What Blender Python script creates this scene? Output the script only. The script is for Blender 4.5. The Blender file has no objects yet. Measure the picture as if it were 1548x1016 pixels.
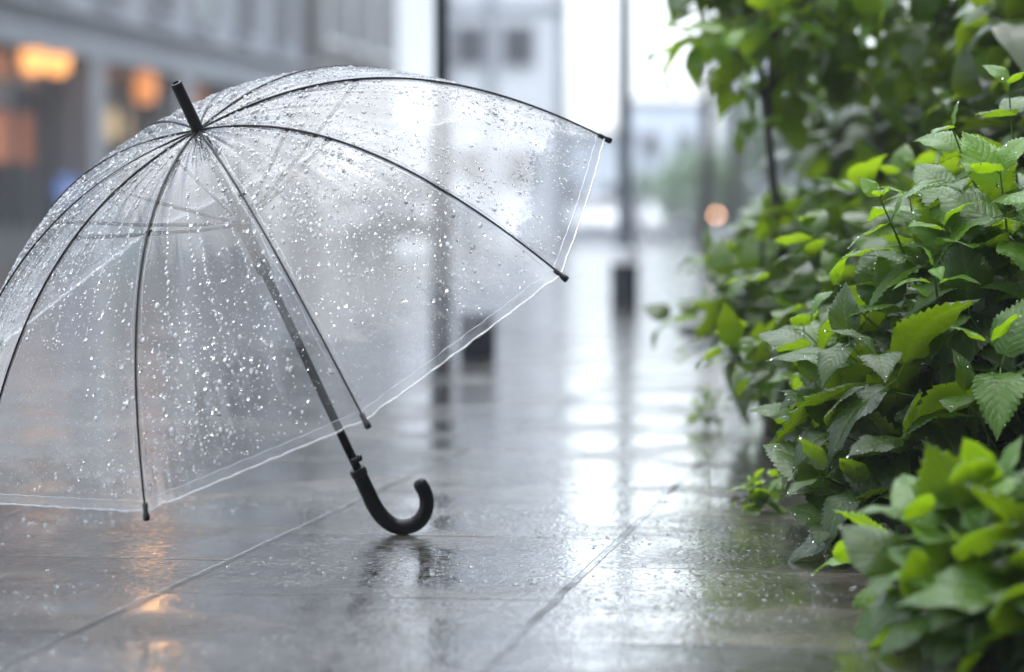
import bpy, math, random
import numpy as np
from mathutils import Vector, Matrix

random.seed(7)
RNG = np.random.default_rng(11)
scene = bpy.context.scene
COL = scene.collection

# ------------------------------------------------------------------ camera
LENS_PX, CAM_H, HORIZON, CX = 4300.0, 0.55, 335.0, 774.0
cam_d = bpy.data.cameras.new('camera')
cam = bpy.data.objects.new('camera', cam_d)
COL.objects.link(cam)
cam.location = (0, 0, CAM_H)
cam.rotation_euler = (math.radians(90), 0, 0)
cam_d.sensor_width = 36.0
cam_d.lens = LENS_PX / 1548 * 36.0
cam_d.shift_y = -(508 - HORIZON) / 1548
cam_d.clip_start = 0.05
cam_d.clip_end = 2000
cam_d.dof.use_dof = True
cam_d.dof.focus_distance = 4.62
cam_d.dof.aperture_fstop = 2.45
cam_d.dof.aperture_blades = 0
scene.camera = cam

# ------------------------------------------------------------------ world, sun, exposure
SUN_EL, SUN_AZ = math.radians(83), math.radians(20)      # azimuth from +Y towards +X
w = bpy.data.worlds.new("World")
scene.world = w
w.use_nodes = True
nt = w.node_tree
bg = nt.nodes['Background']
sky = nt.nodes.new('ShaderNodeTexSky')
sky.sky_type = 'NISHITA'
sky.sun_disc = False
sky.sun_elevation = SUN_EL
sky.sun_rotation = SUN_AZ
sky.air_density = 1.0
sky.dust_density = 2.0
sky.ozone_density = 1.0
hs = nt.nodes.new('ShaderNodeHueSaturation')             # the overcast takes the blue out of the sky
hs.inputs['Saturation'].default_value = 0.28
nt.links.new(sky.outputs[0], hs.inputs['Color'])
tint = nt.nodes.new('ShaderNodeMix')                     # cool daylight balance of the photograph
tint.data_type = 'RGBA'
tint.blend_type = 'MULTIPLY'
tint.inputs['Factor'].default_value = 1.0
tint.inputs['B'].default_value = (0.96, 1.01, 1.04, 1)
nt.links.new(hs.outputs[0], tint.inputs['A'])
nt.links.new(tint.outputs['Result'], bg.inputs['Color'])
bg.inputs['Strength'].default_value = 0.15
sun_d = bpy.data.lights.new('sun', 'SUN')
sun_d.energy = 0.85
sun_d.angle = math.radians(90)
sun_d.color = (1.0, 0.97, 0.93)
sun = bpy.data.objects.new('sun', sun_d)
COL.objects.link(sun)
sd = Vector((math.sin(SUN_AZ) * math.cos(SUN_EL), math.cos(SUN_AZ) * math.cos(SUN_EL), math.sin(SUN_EL)))
sun.rotation_euler = sd.to_track_quat('Z', 'Y').to_euler()
scene.view_settings.view_transform = 'Standard'
scene.view_settings.look = 'None'
scene.view_settings.gamma = 1.0
scene.view_settings.exposure = 1.92
scene.cycles.max_bounces = 16
scene.cycles.transparent_max_bounces = 24
scene.cycles.transmission_bounces = 12
scene.cycles.caustics_reflective = False
scene.cycles.caustics_refractive = False
scene.cycles.sample_clamp_indirect = 6.0


def at(px, py, Y):
    return Vector(((px - CX) / LENS_PX * Y, Y, CAM_H - (py - HORIZON) / LENS_PX * Y))


# ------------------------------------------------------------------ material helpers
def mat(name):
    m = bpy.data.materials.new(name)
    m.use_nodes = True
    return m, m.node_tree, m.node_tree.nodes['Principled BSDF']


def N(nt, t, **kw):
    n = nt.nodes.new(t)
    for k, v in kw.items():
        if hasattr(n, k):
            setattr(n, k, v)
        else:
            n.inputs[k.replace('_', ' ')].default_value = v
    return n


def L(nt, a, b):
    nt.links.new(a, b)


def ramp(nt, fac, stops):
    r = nt.nodes.new('ShaderNodeValToRGB')
    el = r.color_ramp.elements
    while len(el) < len(stops):
        el.new(0.5)
    for e, (p, c) in zip(el, stops):
        e.position = p
        e.color = (c[0], c[1], c[2], 1) if len(c) == 3 else c
    nt.links.new(fac, r.inputs['Fac'])
    return r


def simple(name, col, rough=0.5, metal=0.0, var=0.15, scale=6.0, bump=0.0, spec=0.5):
    m, nt, p = mat(name)
    tc = N(nt, 'ShaderNodeTexCoord')
    no = N(nt, 'ShaderNodeTexNoise', Scale=scale, Detail=5.0)
    L(nt, tc.outputs['Object'], no.inputs['Vector'])
    a = [c * (1 - var) for c in col]
    b = [min(1, c * (1 + var)) for c in col]
    r = ramp(nt, no.outputs['Fac'], [(0.3, a), (0.7, b)])
    L(nt, r.outputs[0], p.inputs['Base Color'])
    p.inputs['Roughness'].default_value = rough
    p.inputs['Metallic'].default_value = metal
    p.inputs['Specular IOR Level'].default_value = spec
    if bump:
        bn = N(nt, 'ShaderNodeBump', Strength=bump, Distance=0.01)
        L(nt, no.outputs['Fac'], bn.inputs['Height'])
        L(nt, bn.outputs[0], p.inputs['Normal'])
    return m


def glow(name, col, s):
    m, nt, p = mat(name)
    p.inputs['Base Color'].default_value = (*col, 1)
    p.inputs['Emission Color'].default_value = (*col, 1)
    p.inputs['Emission Strength'].default_value = s
    return m


M = {}
M['black_plastic'] = simple('black_plastic', (0.004, 0.0045, 0.006), 0.30, var=0.3, scale=60, spec=0.35)
M['black_rubber'] = simple('black_rubber', (0.002, 0.0025, 0.004), 0.33, var=0.3, scale=40, bump=0.03, spec=0.18)
M['rib_metal'] = simple('rib_metal', (0.004, 0.005, 0.008), 0.35, var=0.2, scale=40, spec=0.2)
M['shaft_metal'] = simple('shaft_metal', (0.003, 0.0035, 0.005), 0.3, var=0.2, scale=40, spec=0.2)
M['stone_wall'] = simple('stone_wall', (0.26, 0.28, 0.315), 0.8, var=0.12, scale=0.7)
M['dark_wall'] = simple('dark_wall', (0.09, 0.087, 0.09), 0.8, var=0.35, scale=0.5)
M['pale_wall'] = simple('pale_wall', (0.74, 0.76, 0.79), 0.8, var=0.1, scale=0.4)
M['far_wall_hazed'] = simple('far_wall_hazed', (0.66, 0.71, 0.78), 0.8, var=0.15, scale=0.15)  # paleness carries part of the distance haze in the colour
M['grey_frame'] = simple('grey_frame', (0.17, 0.18, 0.20), 0.5, var=0.15, scale=2)
M['dark_frame'] = simple('dark_frame', (0.03, 0.035, 0.045), 0.45, var=0.2, scale=2)
M['window_dark'] = simple('window_dark', (0.025, 0.03, 0.04), 0.4, var=0.3, scale=0.6, spec=0.2)
M['window_green'] = simple('window_green', (0.16, 0.21, 0.20), 0.15, var=0.2, scale=0.8)
M['shop_dark'] = simple('shop_dark', (0.035, 0.035, 0.045), 0.3, var=0.4, scale=0.8)
M['amber_panel'] = glow('amber_panel', (0.30, 0.09, 0.03), 0.22)
M['amber_panel_dim'] = glow('amber_panel_dim', (0.26, 0.10, 0.04), 0.25)
M['tan_panel'] = glow('tan_panel', (0.42, 0.30, 0.16), 0.35)
M['lamp_glow'] = glow('lamp_glow', (1.0, 0.42, 0.12), 0.55)
M['lamp_glow_soft'] = glow('lamp_glow_soft', (0.8, 0.28, 0.07), 0.26)
M['lantern_glow'] = glow('lantern_glow', (1.0, 0.50, 0.18), 8.0)
M['blue_sign'] = glow('blue_sign', (0.08, 0.16, 0.42), 0.14)
M['pale_sign'] = simple('pale_sign', (0.55, 0.58, 0.68), 0.5)
M['pole_paint'] = simple('pole_paint', (0.008, 0.011, 0.018), 0.4, var=0.2, scale=8, spec=0.25)
M['pole_grey'] = simple('pole_grey', (0.07, 0.085, 0.11), 0.45, var=0.2, scale=8)
M['white_band'] = simple('white_band', (0.75, 0.77, 0.8), 0.5, var=0.05)
M['white_paint'] = simple('white_paint', (0.82, 0.84, 0.87), 0.2, var=0.04, scale=2)
M['blue_paint'] = simple('blue_paint', (0.02, 0.03, 0.05), 0.2, var=0.1, scale=2)
M['tyre'] = simple('tyre', (0.015, 0.015, 0.015), 0.7)
M['chrome'] = simple('chrome', (0.5, 0.5, 0.52), 0.15, metal=1.0, var=0.05)
M['headlamp'] = glow('headlamp', (0.7, 0.75, 0.8), 0.15)
M['tail_lamp'] = glow('tail_lamp', (0.8, 0.05, 0.02), 1.0)
M['bark'] = simple('bark', (0.035, 0.028, 0.022), 0.7, var=0.4, scale=30, bump=0.4)
M['soil'] = simple('soil', (0.012, 0.010, 0.008), 0.9, var=0.5, scale=25, bump=0.8, spec=0.1)
M['asphalt'] = simple('asphalt', (0.05, 0.052, 0.056), 0.16, var=0.3, scale=1.2, bump=0.15)
M['kerb'] = simple('kerb', (0.22, 0.22, 0.22), 0.2, var=0.2, scale=3)


def leaf_material(name, dark, bright, trans, rough=0.25, veins=True, tf=0.38):
    m, nt, p = mat(name)
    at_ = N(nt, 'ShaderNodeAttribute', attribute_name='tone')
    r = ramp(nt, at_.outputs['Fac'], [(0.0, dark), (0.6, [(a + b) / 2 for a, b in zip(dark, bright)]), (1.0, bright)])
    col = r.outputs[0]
    tc = N(nt, 'ShaderNodeTexCoord')
    no = N(nt, 'ShaderNodeTexNoise', Scale=35.0, Detail=4.0)
    L(nt, tc.outputs['Object'], no.inputs['Vector'])
    rr = N(nt, 'ShaderNodeMapRange')
    rr.inputs['From Min'].default_value = 0.35
    rr.inputs['From Max'].default_value = 0.65
    rr.inputs['To Min'].default_value = rough * 0.55
    rr.inputs['To Max'].default_value = rough * 1.8
    L(nt, no.outputs['Fac'], rr.inputs['Value'])
    L(nt, rr.outputs[0], p.inputs['Roughness'])
    hgt = None
    if veins:
        uv = N(nt, 'ShaderNodeUVMap')
        sp = N(nt, 'ShaderNodeSeparateXYZ')
        L(nt, uv.outputs[0], sp.inputs[0])

        def mth(op, a, b=None, c=None):
            n = nt.nodes.new('ShaderNodeMath')
            n.operation = op
            for i, x in enumerate((a, b, c)):
                if x is None:
                    continue
                if isinstance(x, (int, float)):
                    n.inputs[i].default_value = x
                else:
                    L(nt, x, n.inputs[i])
            return n.outputs[0]
        au = mth('ABSOLUTE', mth('SUBTRACT', sp.outputs[0], 0.5))           # 0 at midrib, .5 at edge
        ph = mth('SUBTRACT', mth('MULTIPLY', sp.outputs[1], 8.5), mth('MULTIPLY', au, 4.6))
        tri = mth('ABSOLUTE', mth('SUBTRACT', mth('FRACT', ph), 0.5))       # 0.5 at vein, 0 between
        vein = mth('POWER', mth('MULTIPLY', tri, 2.0), 14.0)
        mid = mth('POWER', mth('MAXIMUM', mth('SUBTRACT', 1.0, mth('MULTIPLY', au, 14.0)), 0.0), 1.5)
        v = mth('MINIMUM', mth('ADD', mth('MULTIPLY', vein, 0.55), mid), 1.0)
        fine = N(nt, 'ShaderNodeTexVoronoi', Scale=26.0)
        fine.feature = 'DISTANCE_TO_EDGE'
        L(nt, uv.outputs[0], fine.inputs['Vector'])
        mx = nt.nodes.new('ShaderNodeMix')
        mx.data_type = 'RGBA'
        L(nt, mth('MULTIPLY', v, 0.45), mx.inputs['Factor'])
        L(nt, col, mx.inputs['A'])
        mx.inputs['B'].default_value = (0.10, 0.19, 0.02, 1)
        col = mx.outputs['Result']
        pil = mth('POWER', mth('SUBTRACT', 1.0, mth('MULTIPLY', tri, 2.0)), 0.6)
        hgt = mth('ADD', mth('ADD', mth('MULTIPLY', v, -1.0), mth('MULTIPLY', pil, 0.7)),
                  mth('MULTIPLY', mth('MINIMUM', mth('MULTIPLY', fine.outputs[0], 5.0), 1.0), 0.35))
        bn = N(nt, 'ShaderNodeBump', Strength=0.55, Distance=0.0016)
        L(nt, hgt, bn.inputs['Height'])
        L(nt, bn.outputs[0], p.inputs['Normal'])
        wet = N(nt, 'ShaderNodeTexNoise', Scale=160.0, Detail=3.0)       # water lying unevenly on the blade
        L(nt, tc.outputs['Object'], wet.inputs['Vector'])
        bw = N(nt, 'ShaderNodeBump', Strength=0.45, Distance=0.0016)
        L(nt, mth('ADD', hgt, mth('MULTIPLY', wet.outputs['Fac'], 2.2)), bw.inputs['Height'])
        L(nt, bw.outputs[0], p.inputs['Coat Normal'])
    L(nt, col, p.inputs['Base Color'])
    p.inputs['Specular IOR Level'].default_value = 0.2
    p.inputs['Coat Weight'].default_value = 1.0
    p.inputs['Coat Roughness'].default_value = 0.06
    p.inputs['Coat IOR'].default_value = 1.33
    tr = N(nt, 'ShaderNodeBsdfTranslucent')
    mc = nt.nodes.new('ShaderNodeMix')
    mc.data_type = 'RGBA'
    mc.blend_type = 'MULTIPLY'
    mc.inputs['Factor'].default_value = 1.0
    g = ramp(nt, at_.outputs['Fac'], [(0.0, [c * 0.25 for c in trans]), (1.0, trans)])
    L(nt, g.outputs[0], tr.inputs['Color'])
    ms = N(nt, 'ShaderNodeMixShader')
    ms.inputs[0].default_value = tf
    L(nt, p.outputs[0], ms.inputs[1])
    L(nt, tr.outputs[0], ms.inputs[2])
    out = nt.nodes['Material Output']
    L(nt, ms.outputs[0], out.inputs['Surface'])
    return m


M['leaf'] = leaf_material('leaf', (0.006, 0.022, 0.003), (0.085, 0.21, 0.003), (0.42, 0.70, 0.008), 0.32, tf=0.33)
M['leaf_plain'] = leaf_material('leaf_plain', (0.006, 0.022, 0.003), (0.09, 0.19, 0.004), (0.48, 0.74, 0.015), 0.34, veins=False)
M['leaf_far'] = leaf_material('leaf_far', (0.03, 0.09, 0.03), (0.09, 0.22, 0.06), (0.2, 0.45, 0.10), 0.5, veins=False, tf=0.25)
M['stem'] = simple('stem', (0.06, 0.13, 0.02), 0.4, var=0.3, scale=30)


def water_material():
    m, nt, p = mat('water')
    p.inputs['Base Color'].default_value = (1, 1, 1, 1)
    p.inputs['Roughness'].default_value = 0.02
    p.inputs['IOR'].default_value = 1.33
    p.inputs['Transmission Weight'].default_value = 1.0
    return m


M['water'] = water_material()


def canopy_drop_material():
    # clear beads with white diffuse mixed in by tone, painting their bright highlights
    m, nt, p = mat('water_bead')
    p.inputs['Base Color'].default_value = (1, 1, 1, 1)
    p.inputs['Roughness'].default_value = 0.03
    p.inputs['IOR'].default_value = 1.4
    p.inputs['Transmission Weight'].default_value = 1.0
    tr = N(nt, 'ShaderNodeBsdfDiffuse')
    tr.inputs['Color'].default_value = (0.95, 0.97, 1.0, 1)
    tl = N(nt, 'ShaderNodeBsdfTranslucent')
    tl.inputs['Color'].default_value = (0.95, 0.97, 1.0, 1)
    ad = N(nt, 'ShaderNodeMixShader')
    ad.inputs[0].default_value = 0.5
    L(nt, tr.outputs[0], ad.inputs[1])
    L(nt, tl.outputs[0], ad.inputs[2])
    ms = N(nt, 'ShaderNodeMixShader')
    at_ = N(nt, 'ShaderNodeAttribute', attribute_name='tone')
    L(nt, at_.outputs['Fac'], ms.inputs[0])
    L(nt, p.outputs[0], ms.inputs[1])
    L(nt, ad.outputs[0], ms.inputs[2])
    L(nt, ms.outputs[0], nt.nodes['Material Output'].inputs['Surface'])
    return m


M['water_bead'] = canopy_drop_material()


def film_material(name, haze0, haze1, gloss=1.0):
    """thin clear vinyl: passes light straight through, reflects by Fresnel, slightly milky."""
    m, nt, p = mat(name)
    nt.nodes.remove(p)
    out = nt.nodes['Material Output']
    uv = N(nt, 'ShaderNodeUVMap')
    mp = N(nt, 'ShaderNodeMapping')
    mp.inputs['Scale'].default_value = (7.0, 1.3, 1.0)
    L(nt, uv.outputs[0], mp.inputs[0])
    radial = N(nt, 'ShaderNodeTexNoise', Scale=1.0, Detail=4.0)
    L(nt, mp.outputs[0], radial.inputs['Vector'])
    tc = N(nt, 'ShaderNodeTexCoord')
    soft = N(nt, 'ShaderNodeTexNoise', Scale=9.0, Detail=5.0)
    L(nt, tc.outputs['Object'], soft.inputs['Vector'])
    fine = N(nt, 'ShaderNodeTexNoise', Scale=120.0, Detail=2.0)
    L(nt, tc.outputs['Object'], fine.inputs['Vector'])

    def mth(op, a, b):
        n = nt.nodes.new('ShaderNodeMath')
        n.operation = op
        for i, x in enumerate((a, b)):
            if isinstance(x, (int, float)):
                n.inputs[i].default_value = x
            else:
                L(nt, x, n.inputs[i])
        return n.outputs[0]
    h = mth('ADD', mth('MULTIPLY', radial.outputs['Fac'], 0.8), mth('ADD', mth('MULTIPLY', soft.outputs['Fac'], 1.2), mth('MULTIPLY', fine.outputs['Fac'], 0.06)))
    bn = N(nt, 'ShaderNodeBump', Strength=0.5, Distance=0.006)
    L(nt, h, bn.inputs['Height'])
    # wrinkles gathered at the ferrule and at the rib tips are milkier
    sp = N(nt, 'ShaderNodeSeparateXYZ')
    L(nt, uv.outputs[0], sp.inputs[0])
    streak = ramp(nt, radial.outputs['Fac'], [(0.48, (0, 0, 0)), (0.72, (1, 1, 1))])
    cloud = ramp(nt, soft.outputs['Fac'], [(0.40, (0, 0, 0)), (0.70, (1, 1, 1))])
    mr = N(nt, 'ShaderNodeMapRange')
    mr.inputs['To Min'].default_value = haze0
    mr.inputs['To Max'].default_value = haze1
    L(nt, mth('ADD', mth('MULTIPLY', streak.outputs[0], 0.6), mth('MULTIPLY', cloud.outputs[0], 0.4)), mr.inputs['Value'])
    if name == 'clear_vinyl':        # doubled sheet along the hem, cloudy puckers gathered at the rib tips
        hemb = mth('MULTIPLY', mth('GREATER_THAN', sp.outputs[1], 0.9715), 0.10)
        near = mth('POWER', mth('MULTIPLY', mth('ABSOLUTE', mth('SUBTRACT', mth('FRACT', sp.outputs[0], 0.0), 0.5), 0.0), 2.0), 5.0)
        pk = mth('MULTIPLY', mth('MULTIPLY', near, mth('POWER', sp.outputs[1], 9.0)), mth('ADD', 0.05, mth('MULTIPLY', streak.outputs[0], 0.35)))
        ap = mth('MULTIPLY', mth('POWER', mth('SUBTRACT', 1.0, sp.outputs[1]), 5.0), mth('ADD', 0.02, mth('MULTIPLY', streak.outputs[0], 0.22)))
        hz_ = mth('ADD', mth('ADD', mr.outputs[0], hemb), mth('ADD', pk, ap))
    else:
        hz_ = mr.outputs[0]
    tr = N(nt, 'ShaderNodeBsdfTransparent')
    tr.inputs['Color'].default_value = (0.955, 0.965, 0.975, 1)
    df = N(nt, 'ShaderNodeBsdfDiffuse')
    df.inputs['Color'].default_value = (0.86, 0.89, 0.94, 1)
    tl = N(nt, 'ShaderNodeBsdfTranslucent')
    tl.inputs['Color'].default_value = (0.86, 0.89, 0.94, 1)
    dm = N(nt, 'ShaderNodeMixShader')
    dm.inputs[0].default_value = 0.5
    L(nt, df.outputs[0], dm.inputs[1])
    L(nt, tl.outputs[0], dm.inputs[2])
    m1 = N(nt, 'ShaderNodeMixShader')
    L(nt, hz_, m1.inputs[0])
    L(nt, tr.outputs[0], m1.inputs[1])
    L(nt, dm.outputs[0], m1.inputs[2])
    gl = N(nt, 'ShaderNodeBsdfGlossy')
    gl.inputs['Roughness'].default_value = 0.11
    L(nt, bn.outputs[0], gl.inputs['Normal'])
    lw = N(nt, 'ShaderNodeLayerWeight')
    lw.inputs['Blend'].default_value = 0.5
    fr = nt.nodes.new('ShaderNodeMapRange')     # two faces of a thin sheet: about 9% head-on, more at a slant
    f3 = mth('POWER', lw.outputs['Facing'], 3.2)
    L(nt, f3, fr.inputs['Value'])
    fr.inputs['To Min'].default_value = 0.075 * gloss
    fr.inputs['To Max'].default_value = 0.62
    m2 = N(nt, 'ShaderNodeMixShader')
    L(nt, fr.outputs[0], m2.inputs[0])
    L(nt, m1.outputs[0], m2.inputs[1])
    L(nt, gl.outputs[0], m2.inputs[2])
    L(nt, m2.outputs[0], out.inputs['Surface'])
    return m


M['clear_vinyl'] = film_material('clear_vinyl', 0.01, 0.11)
M['vinyl_hem'] = film_material('vinyl_hem', 0.25, 0.6, 1.8)


def pavement_material():
    m, nt, p = mat('wet_slabs')
    tc = N(nt, 'ShaderNodeTexCoord')
    mp = N(nt, 'ShaderNodeMapping')                     # along the street -> x, across -> y
    mp.inputs['Rotation'].default_value = (0, 0, math.radians(-90))
    mp.inputs['Location'].default_value = (-4.49 + 0.81 * 40, -(0.577) + 0.59 * 30, 0)
    L(nt, tc.outputs['Object'], mp.inputs[0])
    br = N(nt, 'ShaderNodeTexBrick')
    br.offset = 0.5
    br.inputs['Color1'].default_value = (0.0, 0, 0, 1)
    br.inputs['Color2'].default_value = (1, 1, 1, 1)
    br.inputs['Mortar'].default_value = (0.5, 0.5, 0.5, 1)
    br.inputs['Scale'].default_value = 1.0
    br.inputs['Mortar Size'].default_value = 0.008
    br.inputs['Mortar Smooth'].default_value = 0.35
    br.inputs['Bias'].default_value = 0.0
    br.inputs['Brick Width'].default_value = 0.81
    br.inputs['Row Height'].default_value = 0.59
    nw = N(nt, 'ShaderNodeTexNoise', Scale=9.0, Detail=4.0)
    L(nt, tc.outputs['Object'], nw.inputs['Vector'])
    wob = nt.nodes.new('ShaderNodeMix')             # chipped, slightly uneven slab edges
    wob.data_type = 'RGBA'
    wob.blend_type = 'LINEAR_LIGHT'
    wob.inputs['Factor'].default_value = 0.006
    L(nt, mp.outputs[0], wob.inputs['A'])
    L(nt, nw.outputs['Color'], wob.inputs['B'])
    L(nt, wob.outputs['Result'], br.inputs['Vector'])
    n1 = N(nt, 'ShaderNodeTexNoise', Scale=5.0, Detail=8.0, Roughness=0.65)
    n2 = N(nt, 'ShaderNodeTexNoise', Scale=2.2, Detail=6.0, Roughness=0.6)
    n3 = N(nt, 'ShaderNodeTexNoise', Scale=90.0, Detail=3.0)
    n4 = N(nt, 'ShaderNodeTexNoise', Scale=22.0, Detail=3.0)
    for n in (n1, n2, n3, n4):
        L(nt, tc.outputs['Object'], n.inputs['Vector'])
    base = ramp(nt, n1.outputs['Fac'], [(0.28, (0.014, 0.013, 0.012)), (0.5, (0.040, 0.037, 0.033)), (0.72, (0.085, 0.078, 0.07))])
    tone = ramp(nt, br.outputs['Color'], [(0.0, (0.55, 0.56, 0.6)), (1.0, (1.35, 1.28, 1.2))])
    mx = nt.nodes.new('ShaderNodeMix')
    mx.data_type = 'RGBA'
    mx.blend_type = 'MULTIPLY'
    mx.inputs['Factor'].default_value = 1.0
    L(nt, base.outputs[0], mx.inputs['A'])
    L(nt, tone.outputs[0], mx.inputs['B'])
    mo = nt.nodes.new('ShaderNodeMix')
    mo.data_type = 'RGBA'
    L(nt, br.outputs['Fac'], mo.inputs['Factor'])
    L(nt, mx.outputs['Result'], mo.inputs['A'])
    mo.inputs['B'].default_value = (0.015, 0.014, 0.013, 1)
    L(nt, mo.outputs['Result'], p.inputs['Base Color'])

    def mth(op, a, b):
        n = nt.nodes.new('ShaderNodeMath')
        n.operation = op
        for i, x in enumerate((a, b)):
            if isinstance(x, (int, float)):
                n.inputs[i].default_value = x
            else:
                L(nt, x, n.inputs[i])
        return n.outputs[0]
    pud = ramp(nt, n2.outputs['Fac'], [(0.40, (0, 0, 0)), (0.56, (1, 1, 1))])          # 1 = standing water
    joint = mth('MULTIPLY', br.outputs['Fac'], mth('SUBTRACT', 1.0, mth('MULTIPLY', pud.outputs[0], 0.8)))
    rr = N(nt, 'ShaderNodeMapRange')
    rr.inputs['To Min'].default_value = 0.24
    rr.inputs['To Max'].default_value = 0.05
    L(nt, pud.outputs[0], rr.inputs['Value'])
    rv = mth('ADD', rr.outputs[0], mth('MULTIPLY', n1.outputs['Fac'], 0.08))
    rv = mth('ADD', rv, mth('MULTIPLY', joint, 0.3))
    L(nt, rv, p.inputs['Roughness'])
    p.inputs['Specular IOR Level'].default_value = 0.22
    p.inputs['IOR'].default_value = 1.4
    cw = mth('MULTIPLY', mth('SUBTRACT', 1.0, mth('MULTIPLY', joint, 0.8)), mth('MULTIPLY', mth('ADD', 0.3, mth('MULTIPLY', pud.outputs[0], 0.7)), mth('ADD', 0.6, mth('MULTIPLY', br.outputs['Color'], 0.4))))
    L(nt, cw, p.inputs['Coat Weight'])
    p.inputs['Coat Roughness'].default_value = 0.06
    p.inputs['Coat IOR'].default_value = 1.27
    # relief: joints, stone grain where not drowned, ripples of the falling rain on the film
    dry = mth('SUBTRACT', 1.0, mth('MULTIPLY', pud.outputs[0], 0.75))
    n5 = N(nt, 'ShaderNodeTexNoise', Scale=3.1, Detail=5.0, Roughness=0.7)
    L(nt, tc.outputs['Object'], n5.inputs['Vector'])
    patch = ramp(nt, n5.outputs['Fac'], [(0.46, (0.12, 0.12, 0.12)), (0.58, (1, 1, 1))])      # beaded, rain-pocked areas
    vb = N(nt, 'ShaderNodeTexVoronoi', Scale=75.0)
    L(nt, tc.outputs['Object'], vb.inputs['Vector'])
    bead = mth('MAXIMUM', mth('SUBTRACT', 0.42, vb.outputs['Distance']), 0.0)
    grain = mth('ADD', mth('MULTIPLY', mth('ADD', mth('MULTIPLY', n3.outputs['Fac'], 1.6), mth('MULTIPLY', bead, 7.0)), patch.outputs[0]), mth('MULTIPLY', mth('MULTIPLY', n4.outputs['Fac'], 1.6), dry))
    vo = N(nt, 'ShaderNodeTexVoronoi', Scale=38.0)
    vo.feature = 'SMOOTH_F1'
    L(nt, tc.outputs['Object'], vo.inputs['Vector'])
    wv = mth('MULTIPLY', mth('SINE', mth('MULTIPLY', vo.outputs['Distance'], 26.0), 0.0), 0.35)
    und = mth('ADD', mth('MULTIPLY', n2.outputs['Fac'], 6.0), mth('MULTIPLY', n1.outputs['Fac'], 1.6))   # slabs settled and worn unevenly
    hh = mth('ADD', mth('ADD', und, mth('ADD', grain, wv)), mth('MULTIPLY', br.outputs['Fac'], -3.5))
    bn = N(nt, 'ShaderNodeBump', Strength=0.45, Distance=0.0009)
    L(nt, hh, bn.inputs['Height'])
    L(nt, bn.outputs[0], p.inputs['Normal'])
    bn2 = N(nt, 'ShaderNodeBump', Strength=0.36, Distance=0.0009)
    hh2 = mth('ADD', mth('ADD', und, mth('MULTIPLY', mth('ADD', grain, wv), mth('SUBTRACT', 1.25, pud.outputs[0]))), mth('MULTIPLY', joint, -6.0))
    L(nt, hh2, bn2.inputs['Height'])
    L(nt, bn2.outputs[0], p.inputs['Coat Normal'])
    return m


M['wet_slabs'] = pavement_material()


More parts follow.
